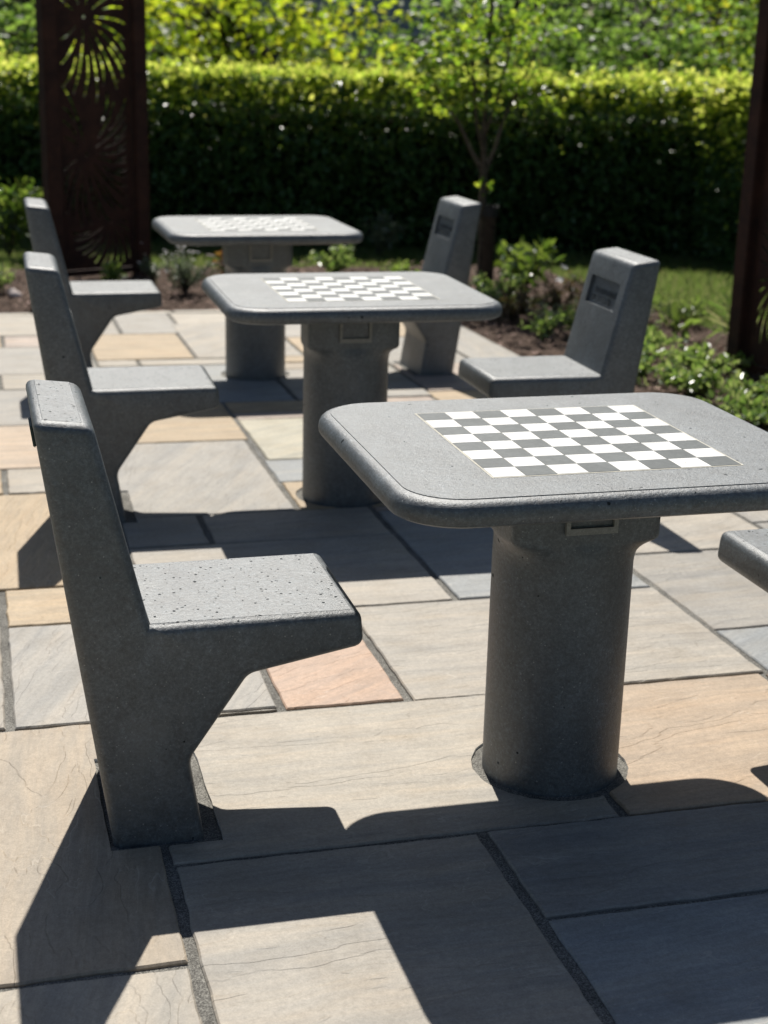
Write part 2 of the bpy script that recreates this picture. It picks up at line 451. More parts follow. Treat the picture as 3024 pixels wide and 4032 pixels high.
# ------------------------------------------------------------------ paving
def lin(c):
    c = c / 255.0
    return c / 12.92 if c <= 0.04045 else ((c + 0.055) / 1.055) ** 2.4
def stone_col(rgb, k=0.575):
    return tuple(lin(v) * k for v in rgb)
BEIGE, CREAM, TAN, ORANGE = (209, 193, 171), (215, 205, 189), (225, 200, 164), (229, 204, 176)
PINK, GREY, COOL, STEEL = (230, 198, 174), (213, 204, 190), (205, 199, 189), (194, 197, 197)
YELLOW, DARK, ROSE = (222, 215, 192), (192, 189, 183), (218, 199, 184)
QMAX, PMAX = 9.62, 2.92
SLABS = [  # p0, p1, q0, q1, colour, grain turn
    (-.34, .30, 1.40, 2.24, CREAM, 1.3), (-.34, .30, 2.24, 3.28, BEIGE, 1.45),
    (.30, .94, 1.30, 2.58, GREY, 0.05), (.94, 1.94, 1.20, 2.24, STEEL, 0.1), (.94, 1.94, 2.24, 2.58, DARK, 0.02),
    (.30, 1.26, 2.58, 3.26, CREAM, 0.04), (1.26, 1.94, 2.58, 3.24, ORANGE, 0.1), (1.94, 2.60, 2.30, 3.24, BEIGE, 0.1),
    (-.34, .02, 3.28, 4.28, GREY, 1.4), (.02, .66, 3.28, 3.96, COOL, 1.2), (.66, .98, 3.26, 3.94, PINK, 0.6),
    (.98, 1.96, 3.24, 3.94, GREY, 0.03), (1.96, 2.60, 3.24, 3.56, STEEL, 0.6), (1.96, 2.60, 3.56, 4.26, COOL, 0.1),
    (.02, .42, 3.96, 4.28, TAN, 0.0), (-.44, .42, 4.28, 5.34, TAN, 1.35), (.42, 1.32, 3.94, 4.62, GREY, 0.05),
    (1.32, 1.96, 3.94, 4.90, STEEL, 0.1), (.42, .70, 4.62, 4.96, COOL, 0.0), (.70, 1.34, 4.62, 4.96, GREY, 0.1),
    (1.96, 2.60, 4.26, 5.10, GREY, 0.3), (.42, 1.06, 4.96, 6.04, COOL, 1.1), (1.06, 1.72, 4.96, 5.34, TAN, 0.1),
    (1.06, 1.72, 5.34, 5.68, STEEL, 0.1), (1.08, 1.72, 5.68, 6.42, YELLOW, 0.6), (1.08, 1.72, 6.42, 6.56, ROSE, 0.0),
    (-.50, .06, 5.34, 5.70, TAN, 0.1), (.06, .42, 5.34, 5.70, CREAM, 0.1), (-.44, .42, 5.70, 6.44, ORANGE, 0.02),
    (-.44, .42, 6.44, 7.20, COOL, 0.4), (.09, .42, 7.20, 7.58, CREAM, 0.1), (-.40, .09, 7.20, 7.58, TAN, 0.1),
    (.42, 1.08, 6.04, 6.80, TAN, 0.05), (.80, 1.44, 6.80, 7.74, STEEL, 0.2), (1.44, 2.12, 6.78, 7.56, COOL, 0.2),
    (1.72, 2.10, 6.26, 6.78, ROSE, 0.1), (2.10, 2.60, 6.20, 6.90, TAN, 0.1), (-.44, .58, 7.58, 8.38, COOL, 0.2),
    (.11, .58, 8.38, 8.74, ROSE, 0.1), (-.44, .11, 8.38, 8.74, TAN, 0.1), (-.40, .50, 8.74, 9.50, CREAM, 0.2),
    (.58, 1.13, 7.92, 8.72, TAN, 0.05), (.42, .79, 7.74, 7.92, CREAM, 0.0), (.79, 1.50, 7.74, 7.92, CREAM, 0.0),
    (.50, .81, 8.74, 9.50, GREY, 0.2), (.81, 1.15, 8.74, 9.50, COOL, 0.2), (1.13, 1.72, 7.92, 9.06, GREY, 0.9),
    (1.15, 1.72, 9.06, 9.50, CREAM, 0.1), (2.12, 2.60, 6.90, 7.60, ROSE, 0.1),
]
# edging course along the far and right edges
for i in range(7):
    SLABS.append((-2.6 + i * 0.76, -2.6 + (i + 1) * 0.76 if i < 6 else PMAX, 9.50, QMAX, CREAM, 0.0))
for i in range(13):
    SLABS.append((2.60, PMAX, 0.2 + i * 0.72 if i else 0.2, 0.2 + (i + 1) * 0.72 if i < 12 else 9.50, COOL, 1.57))
def fill_slabs():
    g = 0.02
    P0, Q0 = -2.6, 0.2
    nx, ny = int(round((PMAX - P0) / g)), int(round((QMAX - Q0) / g))
    occ = np.zeros((nx, ny), bool)
    out = []
    for s in SLABS:
        a0, a1 = (max(0, int(round((v - P0) / g))) for v in s[:2])
        b0, b1 = (max(0, int(round((v - Q0) / g))) for v in s[2:4])
        a1, b1 = min(a1, nx), min(b1, ny)
        if occ[a0:a1, b0:b1].any():
            # trim against earlier slabs
            while a0 < a1 and occ[a0, b0:b1].mean() > .5: a0 += 1
            while a1 > a0 and occ[a1 - 1, b0:b1].mean() > .5: a1 -= 1
            while b0 < b1 and occ[a0:a1, b0].mean() > .5: b0 += 1
            while b1 > b0 and occ[a0:a1, b1 - 1].mean() > .5: b1 -= 1
        if a1 - a0 < 3 or b1 - b0 < 3: continue
        occ[a0:a1, b0:b1] = True
        out.append((P0 + a0 * g, P0 + a1 * g, Q0 + b0 * g, Q0 + b1 * g, s[4], s[5]))
    cols = [BEIGE, CREAM, TAN, GREY, COOL, STEEL, GREY, ROSE, GREY]
    for j in range(ny):
        i = 0
        while i < nx:
            if occ[i, j]: i += 1; continue
            w = random.choice([28, 30, 42, 45]); h = random.choice([14, 28, 30, 44])
            k = 0
            while k < w and i + k < nx and not occ[i + k, j]: k += 1
            if i + k < nx and not occ[i + k, j]:
                m = k
                while i + m < nx and not occ[i + m, j]: m += 1
                if m - k < 9: k = m
            hh = 0
            while hh < h and j + hh < ny and not occ[i:i + k, j + hh].any(): hh += 1
            m = hh
            while j + m < ny and m - hh < 9 and not occ[i:i + k, j + m].any(): m += 1
            if m - hh < 9: hh = m
            occ[i:i + k, j:j + hh] = True
            out.append((P0 + i * g, P0 + (i + k) * g, Q0 + j * g, Q0 + (j + hh) * g, random.choice(cols), random.choice([0.05, 0.1, 1.5, 0.5])))
            i += k
    return out

HOLES = []          # (world x, y, radius or None, half sizes, yaw) cut-outs filled with mortar

def build_paving(holes):
    rg = np.random.default_rng(5)
    cb = bmesh.new()
    for ring in holes:
        lo = [cb.verts.new((x, y, gz(x, y) - 0.2)) for x, y in ring]
        hi = [cb.verts.new((x, y, gz(x, y) + 0.2)) for x, y in ring]
        n = len(lo)
        for k in range(n): cb.faces.new((lo[k], lo[(k + 1) % n], hi[(k + 1) % n], hi[k]))
        cb.faces.new(lo[::-1]); cb.faces.new(hi)
    bmesh.ops.recalc_face_normals(cb, faces=cb.faces)
    cutter = link('cutter', bm_mesh('cutter', cb))
    hpq = [np.array([(x * CP + y * SP, -x * SP + y * CP) for x, y in r]) for r in holes]
    boxes = [(h[:, 0].min(), h[:, 0].max(), h[:, 1].min(), h[:, 1].max()) for h in hpq]
    whole = bmesh.new()
    V, F4, NG, COLS, PARS = [], [], [], [], []
    def flush(V, F4, NG, C4, CN, P4, PN):
        me = mesh_np('paving_slabs', V, [np.array(F4)] + NG)
        me.polygons.foreach_set('use_smooth', np.zeros(len(me.polygons), bool))
        a = me.attributes.new('col', 'FLOAT_COLOR', 'FACE'); a.data.foreach_set('color', np.asarray(C4 + CN, np.float32).ravel())
        a = me.attributes.new('par', 'FLOAT_VECTOR', 'FACE'); a.data.foreach_set('vector', np.asarray(P4 + PN, np.float32).ravel())
        return me
    acc = ([], [], [], [], [], [], [])
    for (p0, p1, q0, q1, rgb, turn) in fill_slabs():
        hit = any(p0 < b[1] and p1 > b[0] and q0 < b[3] and q1 > b[2] for b in boxes)
        dst = ([], [], [], [], [], [], []) if hit else acc
        V, F4, NG, C4, CN, P4, PN = dst
        jp, jq = 0.0085 + rg.random() * 0.004, 0.0055 + rg.random() * 0.004
        a0, a1, b0, b1 = p0 + jp, p1 - jp, q0 + jq, q1 - jq
        def side(x0, y0, x1, y1):
            ln = math.hypot(x1 - x0, y1 - y0)
            n = max(3, int(ln / 0.03))
            o = []
            ph = rg.random() * 50
            for k in range(n):
                t = k / n
                w = 0.0035 * noise.noise((ph + t * n * 0.30, 3.1, 0)) + rg.normal(0, 0.0009) * (k > 0)
                nx_, ny_ = (y1 - y0) / ln, -(x1 - x0) / ln
                o.append((x0 + (x1 - x0) * t + nx_ * w, y0 + (y1 - y0) * t + ny_ * w))
            return o
        ring = side(a0, b0, a1, b0) + side(a1, b0, a1, b1) + side(a1, b1, a0, b1) + side(a0, b1, a0, b0)
        base = len(V)
        n = len(ring)
        lift = rg.normal(0, 0.0012)
        tx, ty = rg.normal(0, 0.002), rg.normal(0, 0.002)
        cp, cq = (a0 + a1) / 2, (b0 + b1) / 2
        var = 1 + rg.normal(0, 0.035)
        col = (*[c * var for c in stone_col(rgb)], 1.0)
        off = rg.random(2) * 30
        par = (off[0], off[1], -PA - turn)
        for ins, dz in ((0.0, -0.03), (0.0, -0.0035), (0.0035, 0.0)):
            for (p, q) in ring:
                pp = p + (cp - p) / max(1e-6, abs(cp - p)) * ins if abs(p - cp) > ins else p
                qq = q + (cq - q) / max(1e-6, abs(cq - q)) * ins if abs(q - cq) > ins else q
                x, y = to_world(pp, qq)
                V.append((x, y, gz(x, y) + dz + lift + (p - cp) * tx + (q - cq) * ty))
        for l in range(2):
            for k in range(n):
                k2 = (k + 1) % n
                F4.append((base + l * n + k, base + l * n + k2, base + (l + 1) * n + k2, base + (l + 1) * n + k))
                C4.append(col); P4.append(par)
        NG += [np.arange(base + 2 * n, base + 3 * n)[None, :], np.arange(base, base + n)[::-1][None, :]]
        CN += [col, col]; PN += [par, par]
        if hit:
            o = link('slab', flush(*dst))
            md = o.modifiers.new('b', 'BOOLEAN'); md.operation = 'DIFFERENCE'; md.object = cutter; md.solver = 'EXACT'
            dg = bpy.context.evaluated_depsgraph_get()
            res = bpy.data.meshes.new_from_object(o.evaluated_get(dg))
            whole.from_mesh(res)
            bpy.data.objects.remove(o)
    whole.from_mesh(flush(*acc))
    for f in whole.faces: f.smooth = False
    me = bpy.data.meshes.new('paving_slabs')
    whole.to_mesh(me); whole.free()
    bpy.data.objects.remove(cutter)
    o = link('paving', me)
    me.materials.clear(); me.materials.append(M['paving'])
    me.polygons.foreach_set('material_index', np.zeros(len(me.polygons), np.int32))
    return tag(o, kind='structure')
PAVE_HOLES = []

def ground_sheet(name, pts, dz, mat, res=None):
    bm = bmesh.new()
    vs = [bm.verts.new((x, y, gz(x, y) + dz)) for x, y in pts]
    bm.faces.new(vs)
    o = link(name, bm_mesh(name, bm), mat)
    return tag(o, kind='structure')
ground_sheet('mortar_bed', [to_world(-2.62, .18), to_world(PMAX + .004, .18), to_world(PMAX + .004, QMAX + .004), to_world(-2.62, QMAX + .004)], -0.0065, M['mortar'])
# ground to the horizon: lawn field with the bed and paving on top
GX = 160
ground_sheet('ground', [(-GX, -40), (GX, -40), (GX, 220), (-GX, 220)], -0.10, M['lawn_soil'])

def patch(name, loc, rz, ring):
    """register a cut-out in the slabs round a foot; the mortar bed shows in it"""
    c, sn = math.cos(rz), math.sin(rz)
    PAVE_HOLES.append([(loc[0] + x * c - y * sn, loc[1] + x * sn + y * c) for x, y in ring])

# ------------------------------------------------------------------ concrete chair
CW = 0.38784
TB, TF, J = (-0.36438, 0.880), (-0.25591, 0.868), (-0.16056, 0.46769)
ST, SB, K = (0.2575, 0.468), (0.2645, 0.394), (0.03023, 0.35037)
LK, BF, BB = (-0.08854, 0.1771), (-0.0560, -0.03), (-0.2380, -0.03)

def chair_solid():
    prof = [TB, BB, BF, LK, K, SB, ST, J, TF]
    bm = bmesh.new()
    L = [bm.verts.new((u, -CW / 2, z)) for u, z in prof]
    Rr = [bm.verts.new((u, CW / 2, z)) for u, z in prof]
    n = len(prof)
    bm.faces.new(L); bm.faces.new(list(reversed(Rr)))
    for i in range(n):
        i2 = (i + 1) % n
        bm.faces.new((L[i], Rr[i], Rr[i2], L[i2]))
    bmesh.ops.recalc_face_normals(bm, faces=bm.faces)
    ed = []
    bm.edges.ensure_lookup_table()
    for e in bm.edges:
        a, b = e.verts
        pa, pb = (round(a.co.x, 4), round(a.co.z, 4)), (round(b.co.x, 4), round(b.co.z, 4))
        jj = (round(J[0], 4), round(J[1], 4))
        low = (round(BB[0], 4), round(BB[1], 4)), (round(BF[0], 4), round(BF[1], 4))
        if pa == pb == jj or (pa in low and pb in low): continue
        ed.append(e)
    bmesh.ops.bevel(bm, geom=ed, offset=0.019, segments=4, profile=0.5, affect='EDGES', clamp_overlap=True)
    bm.normal_update()
    flats = [f for f in bm.faces if f.normal.z > .97 and f.calc_area() > .02]
    bmesh.ops.inset_individual(bm, faces=flats, thickness=0.0012, depth=0.0010)
    return bm

def cut_recess(bm):
    """sunk rectangular panel in the front face of the backrest"""
    d = Vector((J[0] - TF[0], 0, J[1] - TF[1])); ln = d.length; d.normalize()
    nrm = Vector((-d.z, 0, d.x))
    if nrm.x < 0: nrm = -nrm
    me = bm_mesh('chair_body', bm)
    o = link('chair_cut', me)
    cb = bmesh.new()
    c0 = Vector((TF[0], 0, TF[1])) + d * 0.135
    for sx in (-1, 1):
        pass
    hw, hh, dp = 0.132, 0.051, 0.013
    vs = []
    for a in (-dp, 0.03):
        for (w, h) in ((-hw, -hh), (hw, -hh), (hw, hh), (-hw, hh)):
            vs.append(cb.verts.new(c0 + d * h + Vector((0, w, 0)) + nrm * a))
    for idx in ((0, 1, 2, 3), (4, 5, 6, 7), (0, 1, 5, 4), (1, 2, 6, 5), (2, 3, 7, 6), (3, 0, 4, 7)):
        cb.faces.new([vs[i] for i in idx])
    bmesh.ops.recalc_face_normals(cb, faces=cb.faces)
    co = link('cutter', bm_mesh('cutter', cb))
    md = o.modifiers.new('b', 'BOOLEAN'); md.operation = 'DIFFERENCE'; md.object = co; md.solver = 'EXACT'
    dg = bpy.context.evaluated_depsgraph_get()
    ev = o.evaluated_get(dg)
    res = bpy.data.meshes.new_from_object(ev)
    bpy.data.objects.remove(o); bpy.data.objects.remove(co)
    return res, c0 - nrm * dp, d, nrm

def split_mesh(me, planes_keep):
    """keep the side of each (point, normal) plane the normal points to"""
    bm = bmesh.new(); bm.from_mesh(me)
    for (pt, nr) in planes_keep:
        bmesh.ops.bisect_plane(bm, geom=bm.verts[:] + bm.edges[:] + bm.faces[:], dist=1e-5, plane_co=pt, plane_no=nr, clear_inner=True)
    bmesh.ops.remove_doubles(bm, verts=bm.verts, dist=1e-5)
    return bm

CHAIR_BODY, REC_C, REC_D, REC_N = cut_recess(chair_solid())
Jv = Vector((J[0], 0, J[1])); Kv = Vector((K[0], 0, K[1]))
cutn = Vector((-(K[1] - J[1]), 0, K[0] - J[0])).normalized()      # plane through J and K
if cutn.x < 0: cutn = -cutn
Z_CUT = (Vector((0, 0, J[1] + 0.0005)), Vector((0, 0, 1)))
def part(planes, name):
    m = bm_mesh(name, split_mesh(CHAIR_BODY, planes))
    sharp_by_angle(m, 40)
    return m
# backrest: above the seat plane and behind J ; seat: in front of line J-K ; pedestal: the rest
backn = Vector((-1, 0, 0))
ME_BACK = part([Z_CUT, (Vector((J[0] + 0.001, 0, 0)), backn)], 'backrest')
ME_SEAT = part([(Jv, cutn), (Vector((0, 0, J[1] + 0.0505)), Vector((0, 0, -1))), (Vector((J[0] + .0005, 0, 0)), Vector((1, 0, 0)))], 'seat')
ME_PED = part([(Vector((0, 0, J[1] + 0.0005)), Vector((0, 0, -1))), (Jv, -cutn)], 'pedestal')

def inscription_mesh():
    """two rows of small worn raised strokes in the sunk panel"""
    rg = random.Random(3)
    bm = bmesh.new()
    side = Vector((0, 1, 0))
    for row, (h0, hh, x0, x1) in enumerate(((-0.012, 0.020, -0.095, 0.095), (0.016, 0.022, -0.105, 0.060))):
        x = x0
        while x < x1:
            w = rg.uniform(0.007, 0.013)
            for s in range(rg.choice((2, 2, 3))):
                if rg.random() < 0.55:
                    cx, cw, cy, chh = x + rg.choice((0, w - 0.003)), 0.0032, 0, hh
                else:
                    cx, cw, cy, chh = x, w, rg.choice((0, hh * .45, hh - .0035)), 0.0034
                vs = []
                for a in (0.0002, 0.0045):
                    for (ww, h) in ((cx, h0 + cy), (cx + cw, h0 + cy), (cx + cw, h0 + cy + chh), (cx, h0 + cy + chh)):
                        vs.append(bm.verts.new(REC_C + REC_D * h + side * ww + REC_N * (a + 0.00013 * s)))
                for idx in ((4, 5, 6, 7), (0, 1, 5, 4), (1, 2, 6, 5), (2, 3, 7, 6), (3, 0, 4, 7)):
                    bm.faces.new([vs[i] for i in idx])
            x += w + 0.004
    bmesh.ops.recalc_face_normals(bm, faces=bm.faces)
    return bm_mesh('inscription', bm)
ME_INS = inscription_mesh()
M_BODY = M['concrete']
for m_ in (ME_BACK, ME_SEAT, ME_PED, ME_INS):
    m_.materials.clear(); m_.materials.append(M_BODY)

TABLES = [(0.3887, 3.06017, 0.27273), (-0.15067, 5.28077, 0.25941), (-0.67974, 7.54048, 0.28518)]
CHAIRS = {('L', 0): (-0.74569, .02635, -.00224), ('R', 0): (.733, -.0022, .00419),
          ('L', 1): (-.74788, -.02732, -.01037), ('R', 1): (.73272, -.03388, .00693),
          ('L', 2): (-.7578, -.03666, -.02804), ('R', 2): (.77349, .01891, .00033)}
CH_LABEL = {('L', 0): 'dark concrete chair with pitted seat at the left of the nearest table, cut out of no frame edge',
            ('R', 0): 'concrete chair whose seat corner alone pokes in beside the nearest table, right picture edge',
            ('L', 1): 'concrete chair left of the middle chess table, partly behind the nearest chair',
            ('R', 1): 'concrete chair with sunk inscribed panel in its backrest, right of the middle chess table',
            ('L', 2): 'farthest concrete chair on the left, backrest in front of the rusty screen',
            ('R', 2): 'farthest concrete chair on the right, backrest in front of the staked young tree'}
CH_LABEL[('L', 0)] = 'large dark concrete chair with pitted seat, left of the nearest chess table'

chair0 = empty('concrete_chair')
back0 = link('backrest', ME_BACK, None, chair0)
link('inscription', ME_INS, None, back0)
link('seat', ME_SEAT, None, chair0)
link('pedestal', ME_PED, None, chair0)
def copy_tree(o, parent=None):
    c = o.copy(); COL.objects.link(c)
    c.parent = parent
    for ch in list(o.children): copy_tree(ch, c)
    return c
CHAIR_OBJ = {}
def local_to_world(i, lx, ly):
    tx, ty, ta = TABLES[i]
    return tx + lx * math.cos(ta) - ly * math.sin(ta), ty + lx * math.sin(ta) + ly * math.cos(ta)
first = True
for (side, i), (cx, cy, ca) in CHAIRS.items():
    o = chair0 if first else copy_tree(chair0)
    first = False
    x, y = local_to_world(i, cx, cy)
    o.location = (x, y, gz(TABLES[i][0], TABLES[i][1]))
    o.rotation_euler = (0, 0, TABLES[i][2] + ca + (math.pi if side == 'R' else 0))
    tag(o, CH_LABEL[(side, i)], 'chair', 'concrete chairs at the chess tables')
    CHAIR_OBJ[(side, i)] = o
    rz = o.rotation_euler[2]
    def rect(u0, u1, w):
        r_ = random.Random(i * 7 + (side == 'R'))
        pts = []
        for (ax, ay, bx, by) in ((u0, -w, u1, -w), (u1, -w, u1, w), (u1, w, u0, w), (u0, w, u0, -w)):
            for k in range(10):
                t = k / 10
                pts.append((ax + (bx - ax) * t + r_.uniform(-.002, .002), ay + (by - ay) * t + r_.uniform(-.002, .002)))
        return pts
    patch('mortar', (x, y), rz, rect(-.252, -.026, CW / 2 + .018))
# small greenish plate screwed to the back of the nearest chair
bmp = bmesh.new()
bd = Vector((BB[0] - TB[0], 0, BB[1] - TB[1])).normalized()
bn = Vector((bd.z, 0, -bd.x));  bn = bn if bn.x < 0 else -bn
pc = Vector((TB[0], 0, TB[1])) + bd * 0.095
vs = []
for a in (0.0005, 0.007):
    for (w, h) in ((0.07, -.022), (.15, -.022), (.15, .022), (0.07, .022)):
        vs.append(bmp.verts.new(pc + bd * h + Vector((0, w, 0)) + bn * a))
for idx in ((0, 1, 2, 3), (4, 5, 6, 7), (0, 1, 5, 4), (1, 2, 6, 5), (2, 3, 7, 6), (3, 0, 4, 7)):
    bmp.faces.new([vs[q] for q in idx])
bmesh.ops.recalc_face_normals(bmp, faces=bmp.faces)
bmesh.ops.bevel(bmp, geom=bmp.edges[:], offset=0.002, segments=2, affect='EDGES')
link('back_plate', bm_mesh('back_plate', bmp), M['teal'], CHAIR_OBJ[('L', 0)])

# ------------------------------------------------------------------ chess table
TW, TD, TR, TH = 0.9534, 0.8282, 0.1297, 0.76
def rrect(w, d, r, n=14):
    o = []
    for cx, cy, a0 in ((w / 2 - r, d / 2 - r, 0), (-w / 2 + r, d / 2 - r, 90), (-w / 2 + r, -d / 2 + r, 180), (w / 2 - r, -d / 2 + r, 270)):
        for k in range(n + 1):
            a = R(a0 + 90 * k / n)
            o.append((cx + r * math.cos(a), cy + r * math.sin(a)))
    return o
def loft(bm, rings, cap0=True, cap1=True):
    prev = None
    rows = []
    for ring in rings:
        rows.append([bm.verts.new(v) for v in ring])
    n = len(rows[0])
    for a, b in zip(rows, rows[1:]):
        for k in range(n):
            bm.faces.new((a[k], a[(k + 1) % n], b[(k + 1) % n], b[k]))
    if cap0: bm.faces.new(list(reversed(rows[0])))
    if cap1: bm.faces.new(rows[-1])
    return rows
def tabletop_mesh():
    prof = [(0.05, -0.054), (0.030, -0.054), (0.014, -0.052), (0.005, -0.047), (0.001, -0.040), (0.0, -0.031),
            (0.0015, -0.021), (0.005, -0.0125), (0.011, -0.0065), (0.018, -0.0032), (0.0265, -0.0016), (0.027, 0.0), (0.05, 0.0)]
    rings = []
    for ins, z in prof:
        rings.append([(x, y, TH + z) for x, y in rrect(TW - 2 * ins, TD - 2 * ins, max(0.03, TR - ins * .8))])
    bm = bmesh.new()
    loft(bm, rings)
    bmesh.ops.recalc_face_normals(bm, faces=bm.faces)
    m = bm_mesh('tabletop', bm); sharp_by_angle(m, 25)
    return m
def pedestal_mesh():
    """round shaft that flares into a rectangular block under the top"""
    rings = []
    hw, hd, yc = 0.166, 0.086, -0.054
    N = 96
    def ring(t, z, rad, e):
        o = []
        for k in range(N):
            a = 2 * math.pi * k / N
            c, s = math.cos(a), math.sin(a)
            # circle
            X, Y = rad * c, rad * s * 0.98
            # rounded rectangle (superellipse)
            ex = 9.0
            m_ = (abs(c) ** ex + abs(s) ** ex) ** (-1 / ex)
            bx, by = hw * c * m_, yc + hd * s * m_
            o.append((X * (1 - t) + bx * t, Y * (1 - t) + by * t, z))
        return o
    for z in (-0.03, 0.0, 0.1, 0.25, 0.40, 0.47, 0.50):
        rings.append(ring(0, z, 0.1525, 0))
    for t, z in ((.03, .512), (.08, .524), (.17, .536), (.31, .546), (.50, .555), (.70, .562), (.86, .5665), (.96, .571), (1.0, .579), (1.0, .64), (1.0, .7075)):
        rings.append(ring(t, z, 0.1525, 0))
    bm = bmesh.new(); loft(bm, rings)
    bmesh.ops.recalc_face_normals(bm, faces=bm.faces)
    m = bm_mesh('column', bm); sharp_by_angle(m, 50)
    return m
BS = 0.5229
def board_mesh():
    bm = bmesh.new()
    q = BS / 8
    z0, z1 = TH - 0.002, TH + 0.0012
    # border sheet first (slightly lower), then the 64 squares
    b = BS / 2 + 0.004
    box_bm(bm, -b, b, -b, b, z0, TH + 0.0006, 2)
    g = 0.0006
    for i in range(8):
        for j in range(8):
            x0, y0 = -BS / 2 + i * q, BS / 2 - (j + 1) * q
            v = [bm.verts.new(c) for c in ((x0 + g, y0 + g, z1), (x0 + q - g, y0 + g, z1), (x0 + q - g, y0 + q - g, z1), (x0 + g, y0 + q - g, z1))]
            f = bm.faces.new(v)
            f.material_index = 1 if (i + j) % 2 == 0 else 0
            lo = [bm.verts.new((v_.co.x, v_.co.y, TH + 0.0004)) for v_ in v]
            for k in range(4):
                ff = bm.faces.new((lo[k], lo[(k + 1) % 4], v[(k + 1) % 4], v[k])); ff.material_index = f.material_index
    return bm_mesh('chessboard', bm)
def label_frame_mesh():
    bm = bmesh.new()
    y0 = -0.140
    w, h, t, d = 0.057, 0.109, 0.009, 0.009
    zt = 0.7075
    box_bm(bm, -w, w, y0 - d, y0 + .002, zt - h - .005, zt - h + t)
    box_bm(bm, -w, -w + t, y0 - d, y0 + .002, zt - h + t, zt)
    box_bm(bm, w - t, w, y0 - d, y0 + .002, zt - h + t, zt)
    return bm_mesh('label_frame', bm)
TB_LABEL = ['nearest chess table, crisp black and white board on a grey concrete slab',
            'middle chess table of the row, standing between two concrete chairs and behind the nearest one',
            'farthest chess table, grey top with washed out board in front of the dark hedge']
table0 = empty('chess_table')
top0 = link('tabletop', tabletop_mesh(), M['table_concrete'], table0)
link('chessboard', board_mesh(), [M['white_tile'], M['dark_tile'], M['cream_line']], top0)
col0 = link('column', pedestal_mesh(), M['table_concrete'], table0)
link('label_frame', label_frame_mesh(), M['frame'], col0)
for i, (x, y, a) in enumerate(TABLES):
    o = table0 if i == 0 else copy_tree(table0)
    o.location = (x, y, gz(x, y)); o.rotation_euler = (0, 0, a)
    tag(o, TB_LABEL[i], 'table', 'concrete chess tables in a row')
    patch('mortar', (x, y), a, [(0.177 * math.cos(2 * math.pi * k / 72) + random.uniform(-.0015, .0015), 0.177 * math.sin(2 * math.pi * k / 72) + random.uniform(-.0015, .0015)) for k in range(72)])

build_paving(PAVE_HOLES)

# ------------------------------------------------------------------ planting bed and lawn
def height_noise(x, y, s, a):
    return a * noise.noise((x * s, y * s, 2.7))
def bed_mesh():
    """L-shaped soil bed beyond the far and right edges of the paving"""
    V, F = [], []
    def strip(p0, p1, q0, q1, st):
        nonlocal V, F
        na, nb = int((p1 - p0) / st) + 1, int((q1 - q0) / st) + 1
        base = len(V)
        for a in range(na):
            for b in range(nb):
                p, q = p0 + (p1 - p0) * a / (na - 1), q0 + (q1 - q0) * b / (nb - 1)
                x, y = to_world(p, q)
                V.append((x, y, gz(x, y) - 0.03 + height_noise(x, y, 6, .018) + height_noise(x, y, 21, .012)))
        for a in range(na - 1):
            for b in range(nb - 1):
                F.append((base + a * nb + b, base + (a + 1) * nb + b, base + (a + 1) * nb + b + 1, base + a * nb + b + 1))
    strip(-2.6, PMAX + .006, QMAX + .006, 12.05, .05)
    strip(PMAX + .006, 4.55, 1.0, 12.05, .05)
    return mesh_np('soil', V, [np.array(F)], smooth=True)
tag(link('soil_bed', bed_mesh(), M['soil']), kind='structure')
def in_bed(x, y):
    p, q = x * CP + y * SP, -x * SP + y * CP
    return (q > QMAX + .02 or p > PMAX + .02) and -2.6 < p < 4.55 and 1.0 < q < 12.05
def in_paving(x, y):
    p, q = x * CP + y * SP, -x * SP + y * CP
    return -2.7 < p < PMAX + .02 and 0 < q < QMAX + .02
# bark chips
def chips():
    pts, sz = [], []
    while len(pts) < 9000:
        x, y = random.uniform(-4.2, 4.2), random.uniform(2.0, 13.0)
        if in_bed(x, y):
            pts.append((x, y, gz(x, y) + random.uniform(-0.035, 0.005))); sz.append(random.uniform(.012, .05))
    d = RNG.normal(0, 1, (len(pts), 3)); d[:, 2] *= .25
    d /= np.linalg.norm(d, axis=1)[:, None]
    return leaves_mesh('bark_mulch', np.array(pts), d, np.array(sz), 0.5, 0.1, 4, up_bias=2.0)
tag(link('bark_mulch', chips(), M['chips']), kind='stuff', label='dark bark mulch with pale chips scattered on the planting bed', cat='mulch')

